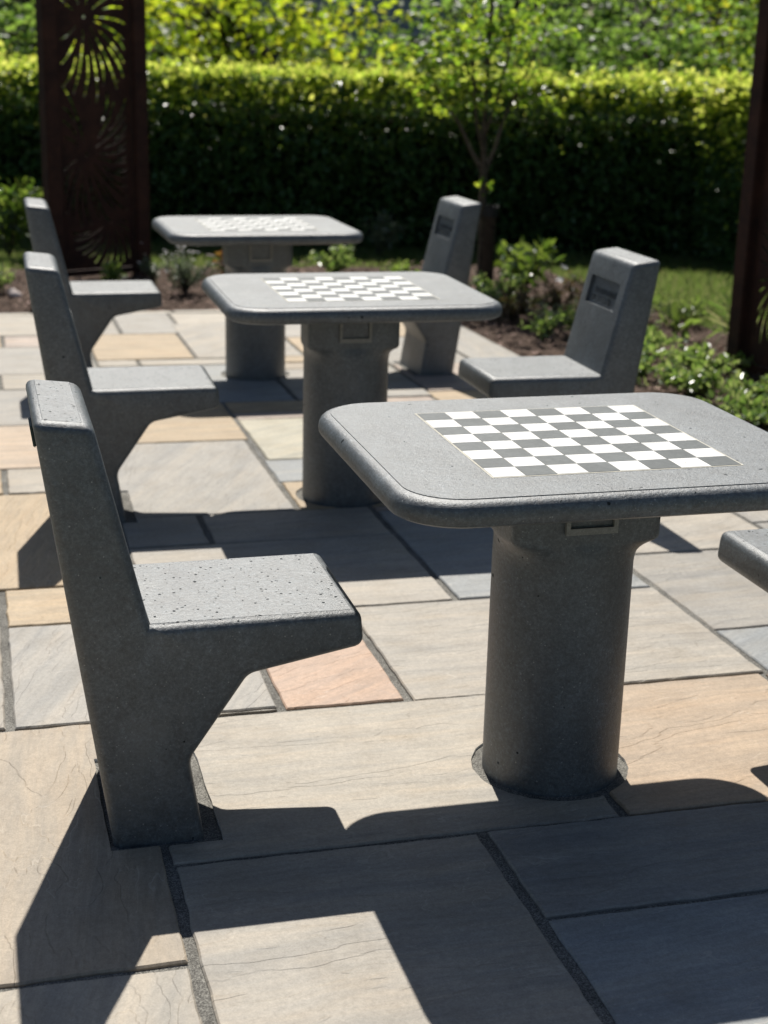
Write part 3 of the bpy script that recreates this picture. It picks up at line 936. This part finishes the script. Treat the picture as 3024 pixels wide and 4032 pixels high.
# lawn: sheet + blades
def lawn_sheet():
    n = 60
    V, F = [], []
    xs, ys = np.linspace(-9, 9, n), np.linspace(9.0, 20, n)
    for x in xs:
        for y in ys:
            V.append((x, y, gz(x, y) - 0.055 + height_noise(x, y, .8, .02)))
    for a in range(n - 1):
        for b in range(n - 1):
            F.append((a * n + b, (a + 1) * n + b, (a + 1) * n + b + 1, a * n + b + 1))
    return mesh_np('lawn', V, [np.array(F)], smooth=True)
tag(link('lawn', lawn_sheet(), M['lawn_soil']), kind='structure')
def blades(n, test, x0, x1, y0, y1, hmin, hmax, dz, seed):
    rg = np.random.default_rng(seed)
    P = []
    while len(P) < n:
        x, y = rg.uniform(x0, x1), rg.uniform(y0, y1)
        if test(x, y): P.append((x, y, gz(x, y) + dz))
    P = np.array(P)
    h = rg.uniform(hmin, hmax, n)
    a = rg.uniform(0, 2 * np.pi, n)
    lean = rg.normal(0, .35, (n, 2)) * h[:, None]
    w = rg.uniform(.002, .004, n)
    sx, sy = np.cos(a) * w, np.sin(a) * w
    V = np.empty((n, 5, 3))
    V[:, 0] = P + np.stack([sx, sy, 0 * sx], 1); V[:, 1] = P - np.stack([sx, sy, 0 * sx], 1)
    mid = P + np.stack([lean[:, 0] * .35, lean[:, 1] * .35, h * .6], 1)
    V[:, 2] = mid - np.stack([sx, sy, 0 * sx], 1) * .8; V[:, 3] = mid + np.stack([sx, sy, 0 * sx], 1) * .8
    V[:, 4] = P + np.stack([lean[:, 0], lean[:, 1], h], 1)
    i0 = (np.arange(n) * 5)[:, None]
    return mesh_np('grass', V.reshape(-1, 3), [i0 + np.array([[0, 1, 2, 3]]), i0 + np.array([[3, 2, 4]])],
                   attrs={'rnd': ('FLOAT', np.repeat(rg.random(n), 5))})
not_bed = lambda x, y: not in_bed(x, y) and not in_paving(x, y)
tag(link('grass', blades(60000, not_bed, -5.0, 4.2, 9.3, 14.2, .03, .075, -.055, 3), M['grass']), kind='stuff',
    label='short sunlit lawn grass between the planting bed and the hedge', cat='grass')

# ------------------------------------------------------------------ plants
def blob_points(n, center, radii, seed, shell=0.55):
    rg = np.random.default_rng(seed)
    d = rg.normal(0, 1, (n, 3)); d /= np.linalg.norm(d, axis=1)[:, None]
    r = shell + (1 - shell) * rg.random(n) ** .7
    p = d * r[:, None] * np.array(radii)
    return p + np.array(center), d
def plant(name, label, cat, loc, h, spread, nl, size, mat, seed, group=None, stems=7, ratio=.5, droop=0.0, part='foliage'):
    """bushy plant: several curved stems, leaves along the upper part of each"""
    rg = np.random.default_rng(seed)
    x, y = loc
    root = empty(name, (x, y, gz(x, y) - 0.03), 0, label, cat, group)
    paths, pos, dirs = [], [], []
    for k in range(stems):
        a = rg.uniform(0, 2 * np.pi); r = spread * math.sqrt(rg.random()); hh = h * rg.uniform(.55, 1.0) * (1 - .3 * (r / spread) ** 2)
        tip = np.array([r * math.cos(a), r * math.sin(a), hh])
        mid = tip * np.array([.4, .4, .55]) + rg.normal(0, .015, 3)
        pts = np.array([[0, 0, 0], mid * .5 + np.array([0, 0, .02]), mid, (mid + tip) / 2 + np.array([0, 0, .02 * h]), tip])
        paths.append((pts, np.linspace(.006, .0018, 5)))
        m = max(1, nl // stems)
        t = rg.uniform(.25, 1.0, m)
        seg = np.clip((t * 4).astype(int), 0, 3); f = t * 4 - seg
        pp = pts[seg] * (1 - f[:, None]) + pts[seg + 1] * f[:, None]
        o = rg.normal(0, 1, (m, 3)); o /= np.linalg.norm(o, axis=1)[:, None]
        pos.append(pp + o * .03 * h); dirs.append(o * .8 + np.array([0, 0, .35]))
    link('stems', tubes_mesh('stems', paths, 5), M['bark'], root)
    n = sum(len(p) for p in pos)
    link(part, leaves_mesh('foliage', np.concatenate(pos), np.concatenate(dirs), rg.uniform(size * .6, size * 1.2, n), ratio, .4, seed, droop), mat, root)
    return root
def add_flowers(root, pts, size, seed, mat=None):
    k = 6
    ang = np.arange(k) * 2 * np.pi / k
    d = np.stack([np.cos(ang), np.sin(ang), np.full(k, .25)], 1)
    me = leaves_mesh('flower', np.zeros((k, 3)), d, np.full(k, size), .7, .15, seed, up_bias=2)
    me.materials.append(mat or M['petal'])
    for p in pts:
        o = link('flower', me, None, root); o.location = p
        o.rotation_euler = (random.uniform(-.5, .5), random.uniform(-.5, .5), random.uniform(0, 6))

plant('leafy_shrub', 'lime green broad leaved shrub catching the sun behind the right farthest chair', 'shrub', (.98, 10.9), .50, .32, 260, .10, M['shrub_leaf'], 21, None, 16, .42)
plant('leafy_shrub', 'glossy shrub with sunlit leaves at the far left edge, below the hedge', 'shrub', (-3.15, 12.4), .78, .36, 460, .09, M['shrub_leaf'], 22, None, 20, .5)
r = plant('flowering_plant', 'grey leaved clump dotted with small white flowers, left of the farthest table', 'plant', (-1.45, 10.55), .34, .30, 900, .035, M['grey_leaf'], 23, None, 26, .35)
rg_ = np.random.default_rng(9)
add_flowers(r, [(rg_.normal(0, .16), rg_.normal(0, .16), rg_.uniform(.18, .36)) for _ in range(46)], .013, 4)
plant('red_plant', 'small reddish brown plant standing between the white flowers and the farthest table', 'plant', (-1.22, 11.05), .36, .09, 90, .07, M['red_leaf'], 24, None, 7, .4)
plant('leafy_plant', 'low pale green plant at the foot of the left rusty screen', 'plant', (-2.02, 10.75), .20, .12, 120, .06, M['lime_leaf'], 25, None, 8, .45)
plant('leafy_plant', 'low grey green plant just right of the left screen post', 'plant', (-1.72, 10.85), .22, .14, 220, .04, M['grey_leaf'], 26, None, 10, .45)
plant('leafy_plant', 'yellow green low plant left of the farthest right chair', 'plant', (.10, 10.8), .26, .20, 260, .06, M['lime_leaf'], 27, None, 12, .5)
plant('leafy_plant', 'bushy green plant in the shade behind the farthest table', 'plant', (-.42, 11.6), .30, .25, 320, .055, M['cover_leaf'], 28, None, 14, .5)
plant('leafy_plant', 'pale green plant against the hedge foot behind the farthest table', 'plant', (-.10, 13.1), .42, .22, 260, .07, M['grey_leaf'], 29, None, 12, .4)
rw = plant('flowering_plant', 'brown stemmed plant with two large white blooms, behind the middle right chair', 'plant', (1.12, 9.95), .30, .26, 260, .045, M['brown_leaf'], 30, None, 16, .4)
add_flowers(rw, [(.03, -.02, .33), (.0, -.06, .25)], .035, 5)
plant('brown_plant', 'dry brown spreading plant between the two right chairs', 'plant', (.80, 9.65), .26, .28, 420, .05, M['brown_leaf'], 31, None, 18, .3)
plant('brown_plant', 'dry brown stems in the bed just right of the lime shrub', 'plant', (1.42, 10.6), .28, .24, 260, .05, M['brown_leaf'], 32, None, 14, .3)
plant('leafy_plant', 'olive green plant below the lime shrub in the bed', 'plant', (.78, 10.3), .28, .26, 420, .05, M['cover_leaf'], 33, None, 16, .45)
plant('leafy_plant', 'upright grassy green plant right behind the middle right chair', 'plant', (1.62, 9.75), .26, .20, 220, .10, M['grass'], 34, None, 14, .14)
plant('leafy_plant', 'pale lime plant with broad flat leaves near the right rusty screen', 'plant', (1.78, 9.2), .18, .15, 18, .15, M['lime_leaf'], 35, None, 6, .42)
plant('leafy_plant', 'dark green plant right behind the middle table top', 'plant', (.62, 9.75), .24, .2, 300, .05, M['cover_leaf'], 43, None, 12, .45)
for k, (x, y, nm, lb, mt, h_, sp_) in enumerate([
    (1.50, 8.95, 'small_plant', 'low pale sprig on the mulch left of the right screen post', 'lime_leaf', .14, .20),
    (1.28, 8.45, 'small_plant', 'thin brown and green sprig hugging the back of the middle right chair', 'brown_leaf', .16, .22),
    (1.95, 9.65, 'small_plant', 'straggly yellow green plant at the lawn edge beyond the right screen', 'lime_leaf', .20, .26),
    (1.60, 10.35, 'small_plant', 'straggly brown green plant at the lawn edge right of the lime shrub', 'cover_leaf', .20, .28),
    (1.05, 9.55, 'small_plant', 'grey leaved sprig in the dark soil left of the middle right backrest', 'grey_leaf', .16, .22),
    (.55, 10.15, 'small_plant', 'low grey green sprig at the foot of the young tree', 'grey_leaf', .16, .2),
    (-.75, 10.45, 'small_plant', 'loose grassy tuft right behind the farthest table column', 'grass', .22, .2)]):
    plant(nm, lb, 'plant', (x, y), h_, sp_, 190, .045, M[mt], 300 + k, None, 20, .42)
cover_spots = [(1.30, 7.95, 'glossy ground cover close behind the middle right chair leg'),
               (1.46, 8.55, 'speckled ground cover between the middle right chair and the screen post'),
               (1.72, 8.05, 'bright ground cover at the foot of the right screen post'),
               (1.55, 7.45, 'green ground cover just beyond the far right corner of the nearest table'),
               (1.88, 7.25, 'glinting ground cover at the right picture edge above the nearest table'),
               (1.72, 6.75, 'shady ground cover at the right edge closest to the nearest table top')]
for k, (x, y, lb) in enumerate(cover_spots):
    plant('ground_cover_plant', lb, 'plant', (x, y), .15, .31, 620, .046, M['cover_leaf'], 60 + k, 'ground cover plants in the right bed', 26, .55)
for k, (x, y, lb) in enumerate([(.95, 8.95, 'small sparse ground cover sprig in dark soil beside the paving edge'), (1.15, 9.15, 'low variegated sprig behind the middle right backrest'),
                                (-2.75, 10.4, 'low sprig with pale leaves at the far left edge of the bed'), (-.25, 10.35, 'low grassy tuft at the paving edge right of the farthest table'),
                                (2.10, 8.85, 'grassy spiky tuft beside the right rusty screen')]):
    plant('small_plant', lb, 'plant', (x, y), .2 if k != 4 else .32, .16, 160 if k != 4 else 120, .05 if k != 4 else .18, M['cover_leaf'] if k not in (3, 4) else M['grass'], 80 + k, None, 10, .45 if k != 4 else .08)

# pale stones at left in the mulch
for k, (x, y, s) in enumerate([(-2.55, 10.15, .05), (-2.45, 10.3, .045), (-2.62, 10.32, .04), (-2.40, 10.12, .035)]):
    bm = bmesh.new()
    bmesh.ops.create_icosphere(bm, subdivisions=2, radius=s)
    for v in bm.verts:
        v.co *= 1 + .35 * noise.noise(v.co * 25 + Vector((k, 0, 0)))
        v.co.z *= .6
    o = link('stone', bm_mesh('stone', bm, True), M['pebble'] if 'pebble' in M else None)
    if not o.data.materials:
        M['pebble'] = simple('pale_pebble', (.42, .34, .31), (.58, .50, .47), 20, .7, .3, .003, .3)
        o.data.materials.append(M['pebble'])
    o.location = (x, y, gz(x, y) - .01)
    tag(o, 'pale pinkish stone lying on the bark mulch at the far left edge of the paving', 'stone', 'pale stones in the mulch')

# ------------------------------------------------------------------ rusted screens
def panel_mesh(w, h, heads, seed):
    """plate with dandelion-head slots: 2D curve with holes, extruded"""
    rg = random.Random(seed)
    cu = bpy.data.curves.new('panel', 'CURVE')
    cu.dimensions = '2D'; cu.fill_mode = 'BOTH'; cu.extrude = 0.0025
    def spl(pts):
        s = cu.splines.new('POLY'); s.points.add(len(pts) - 1)
        for p, (x, y) in zip(s.points, pts): p.co = (x, y, 0, 1)
        s.use_cyclic_u = True
    spl([(0, 0), (w, 0), (w, h), (0, h)])
    B = 0.030
    placed = []
    def ok(pts):
        for (x, y) in pts:
            if not (B < x < w - B and B < y < h - B): return False
        return True
    for hi, (cx, cy, r0, r1, n) in enumerate(heads):
        swirl = rg.choice((-1, 1)) * rg.uniform(.04, .16)
        for k in range(n):
            a = 2 * math.pi * k / n + rg.uniform(-.010, .010)
            for (s0, s1) in ((r0 + (r1 - r0) * ((.06, .42, .20, .42)[k % 4]), r1 * rg.uniform(.84, 1.08)),):
                curve = swirl
                # shrink the slot until it fits in the plate
                fit = None
                for sh in np.linspace(1, .25, 14):
                    e = s0 + (s1 - s0) * sh
                    if e - s0 < .03: break
                    L, Rr = [], []
                    m = 10
                    for q in range(m + 1):
                        t = q / m
                        rr = s0 + (e - s0) * t
                        aa = a + curve * t * t
                        wd = (.0022 + .0042 * math.sin(math.pi * min(1, .12 + .8 * t))) * min(1.4, rr / .22 + .25)
                        wd = min(wd, rr * math.pi / n * .58)
                        nx_, ny_ = -math.sin(aa), math.cos(aa)
                        L.append((cx + rr * math.cos(aa) + nx_ * wd, cy + rr * math.sin(aa) + ny_ * wd))
                        Rr.append((cx + rr * math.cos(aa) - nx_ * wd, cy + rr * math.sin(aa) - ny_ * wd))
                    poly = L + Rr[::-1]
                    if ok(poly):
                        fit = poly; break
                if not fit: continue
                mx, my = sum(p[0] for p in fit) / len(fit), sum(p[1] for p in fit) / len(fit)
                # no overlap with slots of another head
                clash = False
                for (hj, q) in placed:
                    if hj == hi: continue
                    for (x, y) in fit[::2]:
                        if any((x - u) ** 2 + (y - v) ** 2 < .016 ** 2 for u, v in q): clash = True; break
                    if clash: break
                if clash: continue
                placed.append((hi, fit))
                spl(fit)
        # hub hole
        spl([(cx + .012 * math.cos(t * math.pi / 4), cy + .012 * math.sin(t * math.pi / 4)) for t in range(8)])
    ob = bpy.data.objects.new('tmp', cu); COL.objects.link(ob)
    dg = bpy.context.evaluated_depsgraph_get()
    me = bpy.data.meshes.new_from_object(ob.evaluated_get(dg))
    bpy.data.objects.remove(ob)
    me.transform(Matrix.Rotation(math.pi / 2, 4, 'X'))      # stand it up: x along, z up
    return me
def post_mesh(h, s=.112):
    bm = bmesh.new()
    box_bm(bm, -s / 2, s / 2, -s / 2, s / 2, -.05, h)
    bmesh.ops.bevel(bm, geom=bm.edges[:], offset=.006, segments=2, affect='EDGES')
    return bm_mesh('post', bm)
def screen(loc, rz, w, h, label, heads, seed):
    root = empty('garden_screen', (loc[0], loc[1], gz(*loc) - .03), rz, label, 'screen', 'rusted steel garden screens')
    for x in (0, w):
        o = link('post', post_mesh(h), M['corten'], root); o.location = (x, 0, 0)
    pw = w - .112 - .012
    p = link('panel', panel_mesh(pw, h - .12, heads, seed), M['corten'], root)
    p.location = (.056 + .006, 0.0, .07)
    for nm, z in (('rail', .045), ('rail', h - .06)):
        bm = bmesh.new(); box_bm(bm, .0565, w - .0565, -.022, .022, z - .022, z + .022)
        link(nm, bm_mesh('rail', bm), M['corten'], root)
    return root
screen((-2.47, 11.05), R(38.5), .715, 2.25, 'rusty brown steel screen with cut out dandelion heads, behind the farthest left chair',
       [(.23, 1.80, .06, .56, 38), (.22, .84, .06, .52, 42), (.48, 1.36, .05, .28, 26), (.40, .35, .05, .36, 34)], 3)
screen((1.94, 8.14), R(-68), .83, 2.25, 'rusty brown steel screen cut off by the right picture edge',
       [(.22, .48, .06, .40, 38), (.50, 1.05, .06, .40, 38), (.22, 1.70, .06, .42, 38)], 5)

# ------------------------------------------------------------------ hedges
def hedge(name, a, b, depth, h, label, seed, dens=1.0, shoots=0.22, side=0.0):
    """clipped hedge from a to b (front foot line), depth to the left-hand normal side"""
    rg = np.random.default_rng(seed)
    A, B = np.array(a), np.array(b)
    L = np.linalg.norm(B - A); u = (B - A) / L; n = np.array([-u[1], u[0]])
    root = empty(name, (a[0], a[1], gz(*a) - .05), math.atan2(u[1], u[0]), label, 'hedge', 'clipped leafy hedges')
    s0 = gz(*b) - gz(*a)
    # inner core: lumpy dark body added to block light, in place of twigs
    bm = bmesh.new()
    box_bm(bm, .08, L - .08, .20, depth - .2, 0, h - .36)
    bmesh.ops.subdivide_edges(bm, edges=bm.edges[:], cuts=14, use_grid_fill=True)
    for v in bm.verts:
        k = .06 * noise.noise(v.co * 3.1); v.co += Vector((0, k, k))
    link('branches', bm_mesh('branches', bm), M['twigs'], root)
    P, D = [], []
    def wave(x, z): return np.array([.035 * noise.noise((xx * 1.7, zz * 1.7, seed)) + .02 * noise.noise((xx * 6, zz * 6, seed + 3)) for xx, zz in zip(x, z)])
    # faces
    for (nn, y0, sgn) in ((int(1750 * L * h * dens), 0.0, -1), (int(500 * L * h * dens), depth, 1)):
        x, z = rg.uniform(0, L, nn), rg.uniform(.03, h, nn)
        w = wave(x, z)
        y = y0 - sgn * (np.abs(rg.normal(0, .055, nn)) + w) if sgn < 0 else y0 - np.abs(rg.normal(0, .06, nn)) - w
        if sgn < 0: y = y0 + np.abs(rg.normal(0, .06, nn)) + w
        P.append(np.stack([x, y, z], 1)); D.append(np.tile([0, sgn * .8, -.15], (nn, 1)))
    for x0, sgn in ((0, -1), (L, 1)):
        nn = int(1200 * depth * h * dens)
        y, z = rg.uniform(0, depth, nn), rg.uniform(.03, h, nn)
        P.append(np.stack([x0 - sgn * np.abs(rg.normal(0, .06, nn)), y, z], 1)); D.append(np.tile([sgn * .8, 0, -.1], (nn, 1)))
    nface = sum(len(p) for p in P)
    nn = int(2000 * L * depth * dens)
    x, y = rg.uniform(0, L, nn), rg.uniform(0, depth, nn)
    z = h - np.abs(rg.normal(0, .10, nn)) + wave(x, y) * 3.0
    P.append(np.stack([x, y, z], 1)); D.append(np.tile([0, 0, .6], (nn, 1)))
    if side:  # bright leaves scattered on the upper face stand in for sun caught there
        m = int(900 * L * side)
        x = rg.uniform(0, L, m)
        P.append(np.stack([x, -.02 - np.abs(rg.normal(0, .05, m)), h - np.abs(rg.normal(0, .34, m)).clip(0, h - .1)], 1)); D.append(np.tile([0, -.7, .1], (m, 1)))
    # young shoots standing out of the top
    ns = int(60 * L * depth * dens)
    sx, sy = rg.uniform(0, L, ns), rg.uniform(-.02, depth, ns)
    sh = shoots * (.2 + .8 * rg.random(ns) ** 1.6) * np.array([max(.15, .75 + 1.5 * noise.noise((a_ * 1.3, b_ * 1.3, seed + 9))) for a_, b_ in zip(sx, sy)])
    for i in range(ns):
        m = 9
        t = np.linspace(.1, 1, m)
        P.append(np.stack([sx[i] + rg.normal(0, .015, m), sy[i] + rg.normal(0, .015, m) - .10 * t * sh[i], h - .03 + sh[i] * t], 1))
        D.append(rg.normal(0, .6, (m, 3)) + np.array([0, 0, .5]))
    P = np.concatenate(P); D = np.concatenate(D)
    P[:, 2] += s0 * P[:, 0] / L
    sz = rg.uniform(.045, .085, len(P))
    me = leaves_mesh('foliage', P[:nface], D[:nface], sz[:nface], .62, .55, seed, .1)
    link('foliage', me, M['hedge_leaf'], root)
    me = leaves_mesh('sunlit_young_shoots', P[nface:], D[nface:], sz[nface:], .62, .55, seed + 1, .1)
    link('sunlit_young_shoots', me, M['hedge_sunlit_shoot'], root)
    return root
hedge('hedge', (-5.6, 13.85), (2.95, 13.75), 1.0, 1.52, 'long clipped green hedge closing the garden behind the chess tables', 41, 1.0, .22, .06)
hedge('hedge', (2.72, 13.6), (4.7, 8.2), 1.0, 1.56, 'side hedge returning toward the viewer at the right edge, leafy and brightly sunlit on top', 42, 1.0, .28, .55)

# ------------------------------------------------------------------ young tree with stake
def young_tree():
    x, y = .66, 10.95
    root = empty('young_tree', (x, y, gz(x, y) - .04), 0, 'slim young tree with several upright limbs and small fresh leaves, tied to a stake', 'tree')
    P = lambda *a: np.array(a, float)
    limbs = [([P(0, 0, 0), P(.005, 0, .35), P(-.01, 0, .7), P(-.005, .01, .92)], [.034, .03, .028, .027]),
             ([P(-.005, .01, .9), P(-.02, .0, 1.2), P(-.01, .02, 1.6), P(0, .0, 2.2), P(.02, 0, 2.9)], [.025, .02, .017, .012, .006]),
             ([P(-.006, .01, .86), P(-.10, .02, 1.02), P(-.20, .03, 1.22), P(-.34, .02, 1.42), P(-.52, 0, 1.75)], [.017, .014, .012, .009, .004]),
             ([P(-.01, .0, 1.0), P(-.07, -.05, 1.2), P(-.10, -.08, 1.4), P(-.14, -.1, 1.8)], [.014, .012, .010, .005]),
             ([P(0, .0, .88), P(.07, .04, 1.05), P(.13, .05, 1.28), P(.26, .08, 1.55), P(.42, .1, 1.95)], [.016, .013, .011, .008, .004]),
             ([P(-.01, .0, 1.15), P(.06, -.1, 1.4), P(.12, -.22, 1.75), P(.16, -.3, 2.2)], [.012, .010, .007, .004]),
             ([P(-.01, .02, 1.3), P(-.15, .15, 1.6), P(-.28, .24, 2.0)], [.011, .008, .004])]
    rg = np.random.default_rng(77)
    tips = []
    twigs = []
    for pts, rad in limbs[1:]:
        pts = np.array(pts)
        for k in range(19):
            t = rg.uniform(.6, 1.0) * (len(pts) - 1); i = min(int(t), len(pts) - 2); f = t - i
            b = pts[i] * (1 - f) + pts[i + 1] * f
            d = rg.normal(0, 1, 3); d[2] = abs(d[2]) * .4 - .05; d /= np.linalg.norm(d)
            l = rg.uniform(.15, .42)
            e = b + d * l + np.array([0, 0, -.03])
            twigs.append((np.array([b, (b + e) / 2 + np.array([0, 0, .02]), e]), np.array([.0045, .003, .0012])))
    link('trunk', tubes_mesh('trunk', [(np.array(p), np.array(r_)) for p, r_ in limbs] + twigs, 7), M['bark'], root)
    pos, dr = [], []
    for pts, _ in twigs:
        m = rg.integers(14, 24)
        t = rg.uniform(.15, 1.08, m)[:, None]
        p = pts[0] * (1 - t) + pts[2] * t + rg.normal(0, .02, (m, 3))
        pos.append(p); dr.append(np.tile((pts[2] - pts[0]) / np.linalg.norm(pts[2] - pts[0]), (m, 1)))
    # a few sprigs low on the stem
    m = 16
    pos.append(np.stack([rg.normal(0, .035, m), rg.normal(-.02, .03, m), rg.choice([.62, .72, .78, .8], m) + rg.normal(0, .03, m)], 1)); dr.append(rg.normal(0, 1, (m, 3)))
    pos = np.concatenate(pos); dr = np.concatenate(dr)
    link('foliage', leaves_mesh('foliage', pos, dr, rg.uniform(.038, .07, len(pos)), .6, .5, 78, .15), M['tree_leaf'], root)
    # stake and tie
    st = empty('tree_stake', (x + .045, y - .12, gz(x, y) - .04), 0, 'dark round wooden stake with black rubber tie, in front of the young tree stem', 'stake')
    link('post', tubes_mesh('post', [(np.array([[0, 0, 0], [0, 0, .3], [.004, 0, .6], [.004, 0, .66]]), np.array([.042, .042, .042, .040]))], 14), M['stake'], st)
    bm = bmesh.new()
    ringo, ringi = [], []
    for z in (.585, .655):
        for r_ in (.044, .0485):
            for k in range(24):
                a = 2 * math.pi * k / 24
                bm.verts.new((.004 + (r_ + .006) * math.cos(a), .04 + (r_ + .05) * math.sin(a), z))
    bm.verts.ensure_lookup_table()
    idx = lambda lev, rr, k: bm.verts[(lev * 2 + rr) * 24 + k % 24]
    for k in range(24):
        bm.faces.new((idx(0, 1, k), idx(0, 1, k + 1), idx(1, 1, k + 1), idx(1, 1, k)))
        bm.faces.new((idx(0, 0, k), idx(1, 0, k), idx(1, 0, k + 1), idx(0, 0, k + 1)))
        bm.faces.new((idx(1, 0, k), idx(1, 1, k), idx(1, 1, k + 1), idx(1, 0, k + 1)))
        bm.faces.new((idx(0, 0, k), idx(0, 0, k + 1), idx(0, 1, k + 1), idx(0, 1, k)))
    link('tie', bm_mesh('tie', bm), M['rubber'], st)
young_tree()

# ------------------------------------------------------------------ trees beyond the hedge
def big_tree(loc, h, crown_r, z0, mat, label, seed, n=9000, size=.13, clumps=60, trunk=.16, name='garden_tree', low=None):
    rg = np.random.default_rng(seed)
    x, y = loc
    root = empty(name, (x, y, gz(x, y) - .1), 0, label, 'tree', 'trees beyond the hedge')
    paths = [(np.array([[0, 0, 0], [.05, 0, h * .25], [0, .06, h * .5], [.04, 0, h * .9]]), np.array([trunk, trunk * .8, trunk * .55, trunk * .12]))]
    pos, dr = [], []
    zc = (z0 + h) / 2; rz = (h - z0) / 2
    for k in range(clumps):
        d = rg.normal(0, 1, 3); d /= np.linalg.norm(d)
        r_ = rg.random() ** .45
        c = np.array([d[0] * crown_r * r_, d[1] * crown_r * r_, zc + d[2] * rz * r_])
        if low and k % 2 == 0:                      # drooping skirts of foliage
            c[2] = z0 + rg.uniform(0, low)
        b = np.array([0, 0, max(h * .15, min(h * .8, c[2] - rg.uniform(.1, .7)))])
        mid = (b + c) / 2 + np.array([0, 0, .15])
        paths.append((np.array([b, mid, c]), np.array([trunk * .28, trunk * .17, .012])))
        m = n // clumps
        cr = crown_r * rg.uniform(.18, .32)
        q = rg.normal(0, 1, (m, 3)); q /= np.linalg.norm(q, axis=1)[:, None]
        q *= (rg.random(m) ** .5)[:, None] * np.array([cr, cr, cr * .42])
        pos.append(c + q); dr.append(q / (np.linalg.norm(q, axis=1)[:, None] + 1e-6) + np.array([0, 0, -.1]))
    link('trunk', tubes_mesh('trunk', paths, 7), M['bark'], root)
    P = np.concatenate(pos)
    link('crown', leaves_mesh('crown', P, np.concatenate(dr), rg.uniform(size * .6, size * 1.2, len(P)), .7, .6, seed, .25), mat, root)
big_tree((-2.1, 19.5), 3.3, 2.3, 1.45, M['bright_leaf'], 'spreading tree with bright yellow green low branches, left of the young tree', 101, 3200, .13, 60, .12, low=.9)
big_tree((-4.6, 22.0), 3.6, 2.3, 1.5, M['far_leaf'], 'mid green tree beyond the hedge, behind the left rusty screen', 102, 3200, .13, 55, low=.9)
big_tree((1.0, 21.5), 3.6, 2.2, 1.4, M['far_leaf'], 'dense green tree directly behind the young staked tree', 103, 3400, .12, 60, low=.9)
big_tree((3.1, 19.0), 3.3, 1.7, 1.35, M['far_leaf'], 'feathery soft green tree beyond the hedge, right of the young tree', 104, 4200, .09, 60, .07, low=.8)
big_tree((5.2, 20.5), 3.6, 2.0, 1.9, M['bright_leaf'], 'bright green tree overhanging the side hedge at the upper right', 105, 4000, .12, 60, low=.8)
big_tree((-7.0, 27.0), 6.0, 3.0, 1.4, M['dark_leaf'], 'dark tree far behind at the upper left corner', 106, 5000, .2, 50, .2, low=1.2)
big_tree((7.5, 27.0), 6.0, 3.0, 1.6, M['dark_leaf'], 'dark tree far behind at the upper right corner', 107, 5000, .2, 50, .2, low=1.2)
# the far wood that closes the view
def woodland():
    rg = np.random.default_rng(200)
    n = 26000
    x = rg.uniform(-30, 30, n); z = rg.uniform(-.6, 11, n) ** 1.0
    y = 40 + rg.normal(0, 1.2, n) + 1.5 * np.sin(x * .6)
    return leaves_mesh('woodland', np.stack([x, y, z], 1), np.tile([0, -.5, .2], (n, 1)), rg.uniform(.5, .95, n), .7, .6, 201)
tag(link('woodland', woodland(), M['dark_leaf']), kind='stuff', label='dense dark wood closing the view far behind the garden', cat='wood')

# house glimpsed through the trees, with a stone boundary wall
def house():
    root = empty('house', (-.4, 31.0, gz(0, 31)), R(6), 'pale grey rendered house glimpsed through the leaves left of the young tree', 'house')
    bm = bmesh.new(); box_bm(bm, -3.2, 2.6, 0, 6, -.3, 4.6)
    link('wall', bm_mesh('wall', bm), M['render'], root)
    bm = bmesh.new()
    pr = [(-3.6, 4.65), (-.3, 7.2), (3.0, 4.65)]
    a = [bm.verts.new((x, -.4, z)) for x, z in pr]; b = [bm.verts.new((x, 6.4, z)) for x, z in pr]
    bm.faces.new(a); bm.faces.new(b[::-1])
    for i in range(3): bm.faces.new((a[i], b[i], b[(i + 1) % 3], a[(i + 1) % 3]))
    bmesh.ops.recalc_face_normals(bm, faces=bm.faces)
    link('roof', bm_mesh('roof', bm), M['slate'], root)
    for x in (-2.1, .6):
        bm = bmesh.new()
        box_bm(bm, x - .55, x + .55, -.05, -.003, 1.0, 1.06); box_bm(bm, x - .55, x + .55, -.05, -.003, 2.24, 2.3)
        for xx in (x - .55, x - .03, x + .49): box_bm(bm, xx, xx + .06, -.05, -.003, 1.06, 2.24)
        w = link('window', bm_mesh('window', bm), M['white_paint'], root)
        bm = bmesh.new(); box_bm(bm, x - .49, x + .49, -.02, -.004, 1.06, 2.24)
        link('pane', bm_mesh('pane', bm), M['glass'], w)
house()
def stone_wall():
    root = empty('stone_wall', (-3.2, 24.5, gz(0, 24.5) - .1), R(3), 'low dark stone boundary wall with coping, seen just above the hedge', 'wall')
    bm = bmesh.new(); box_bm(bm, 0, 11.5, 0, .4, 0, 1.82)
    link('wall', bm_mesh('wall', bm), M['stone'], root)
    bm = bmesh.new()
    for k in range(14):
        box_bm(bm, k * .82, k * .82 + .80, -.06, .46, 1.823, 1.90 + .01 * math.sin(k * 2.1))
    link('coping', bm_mesh('coping', bm), M['slate'], root)
stone_wall()
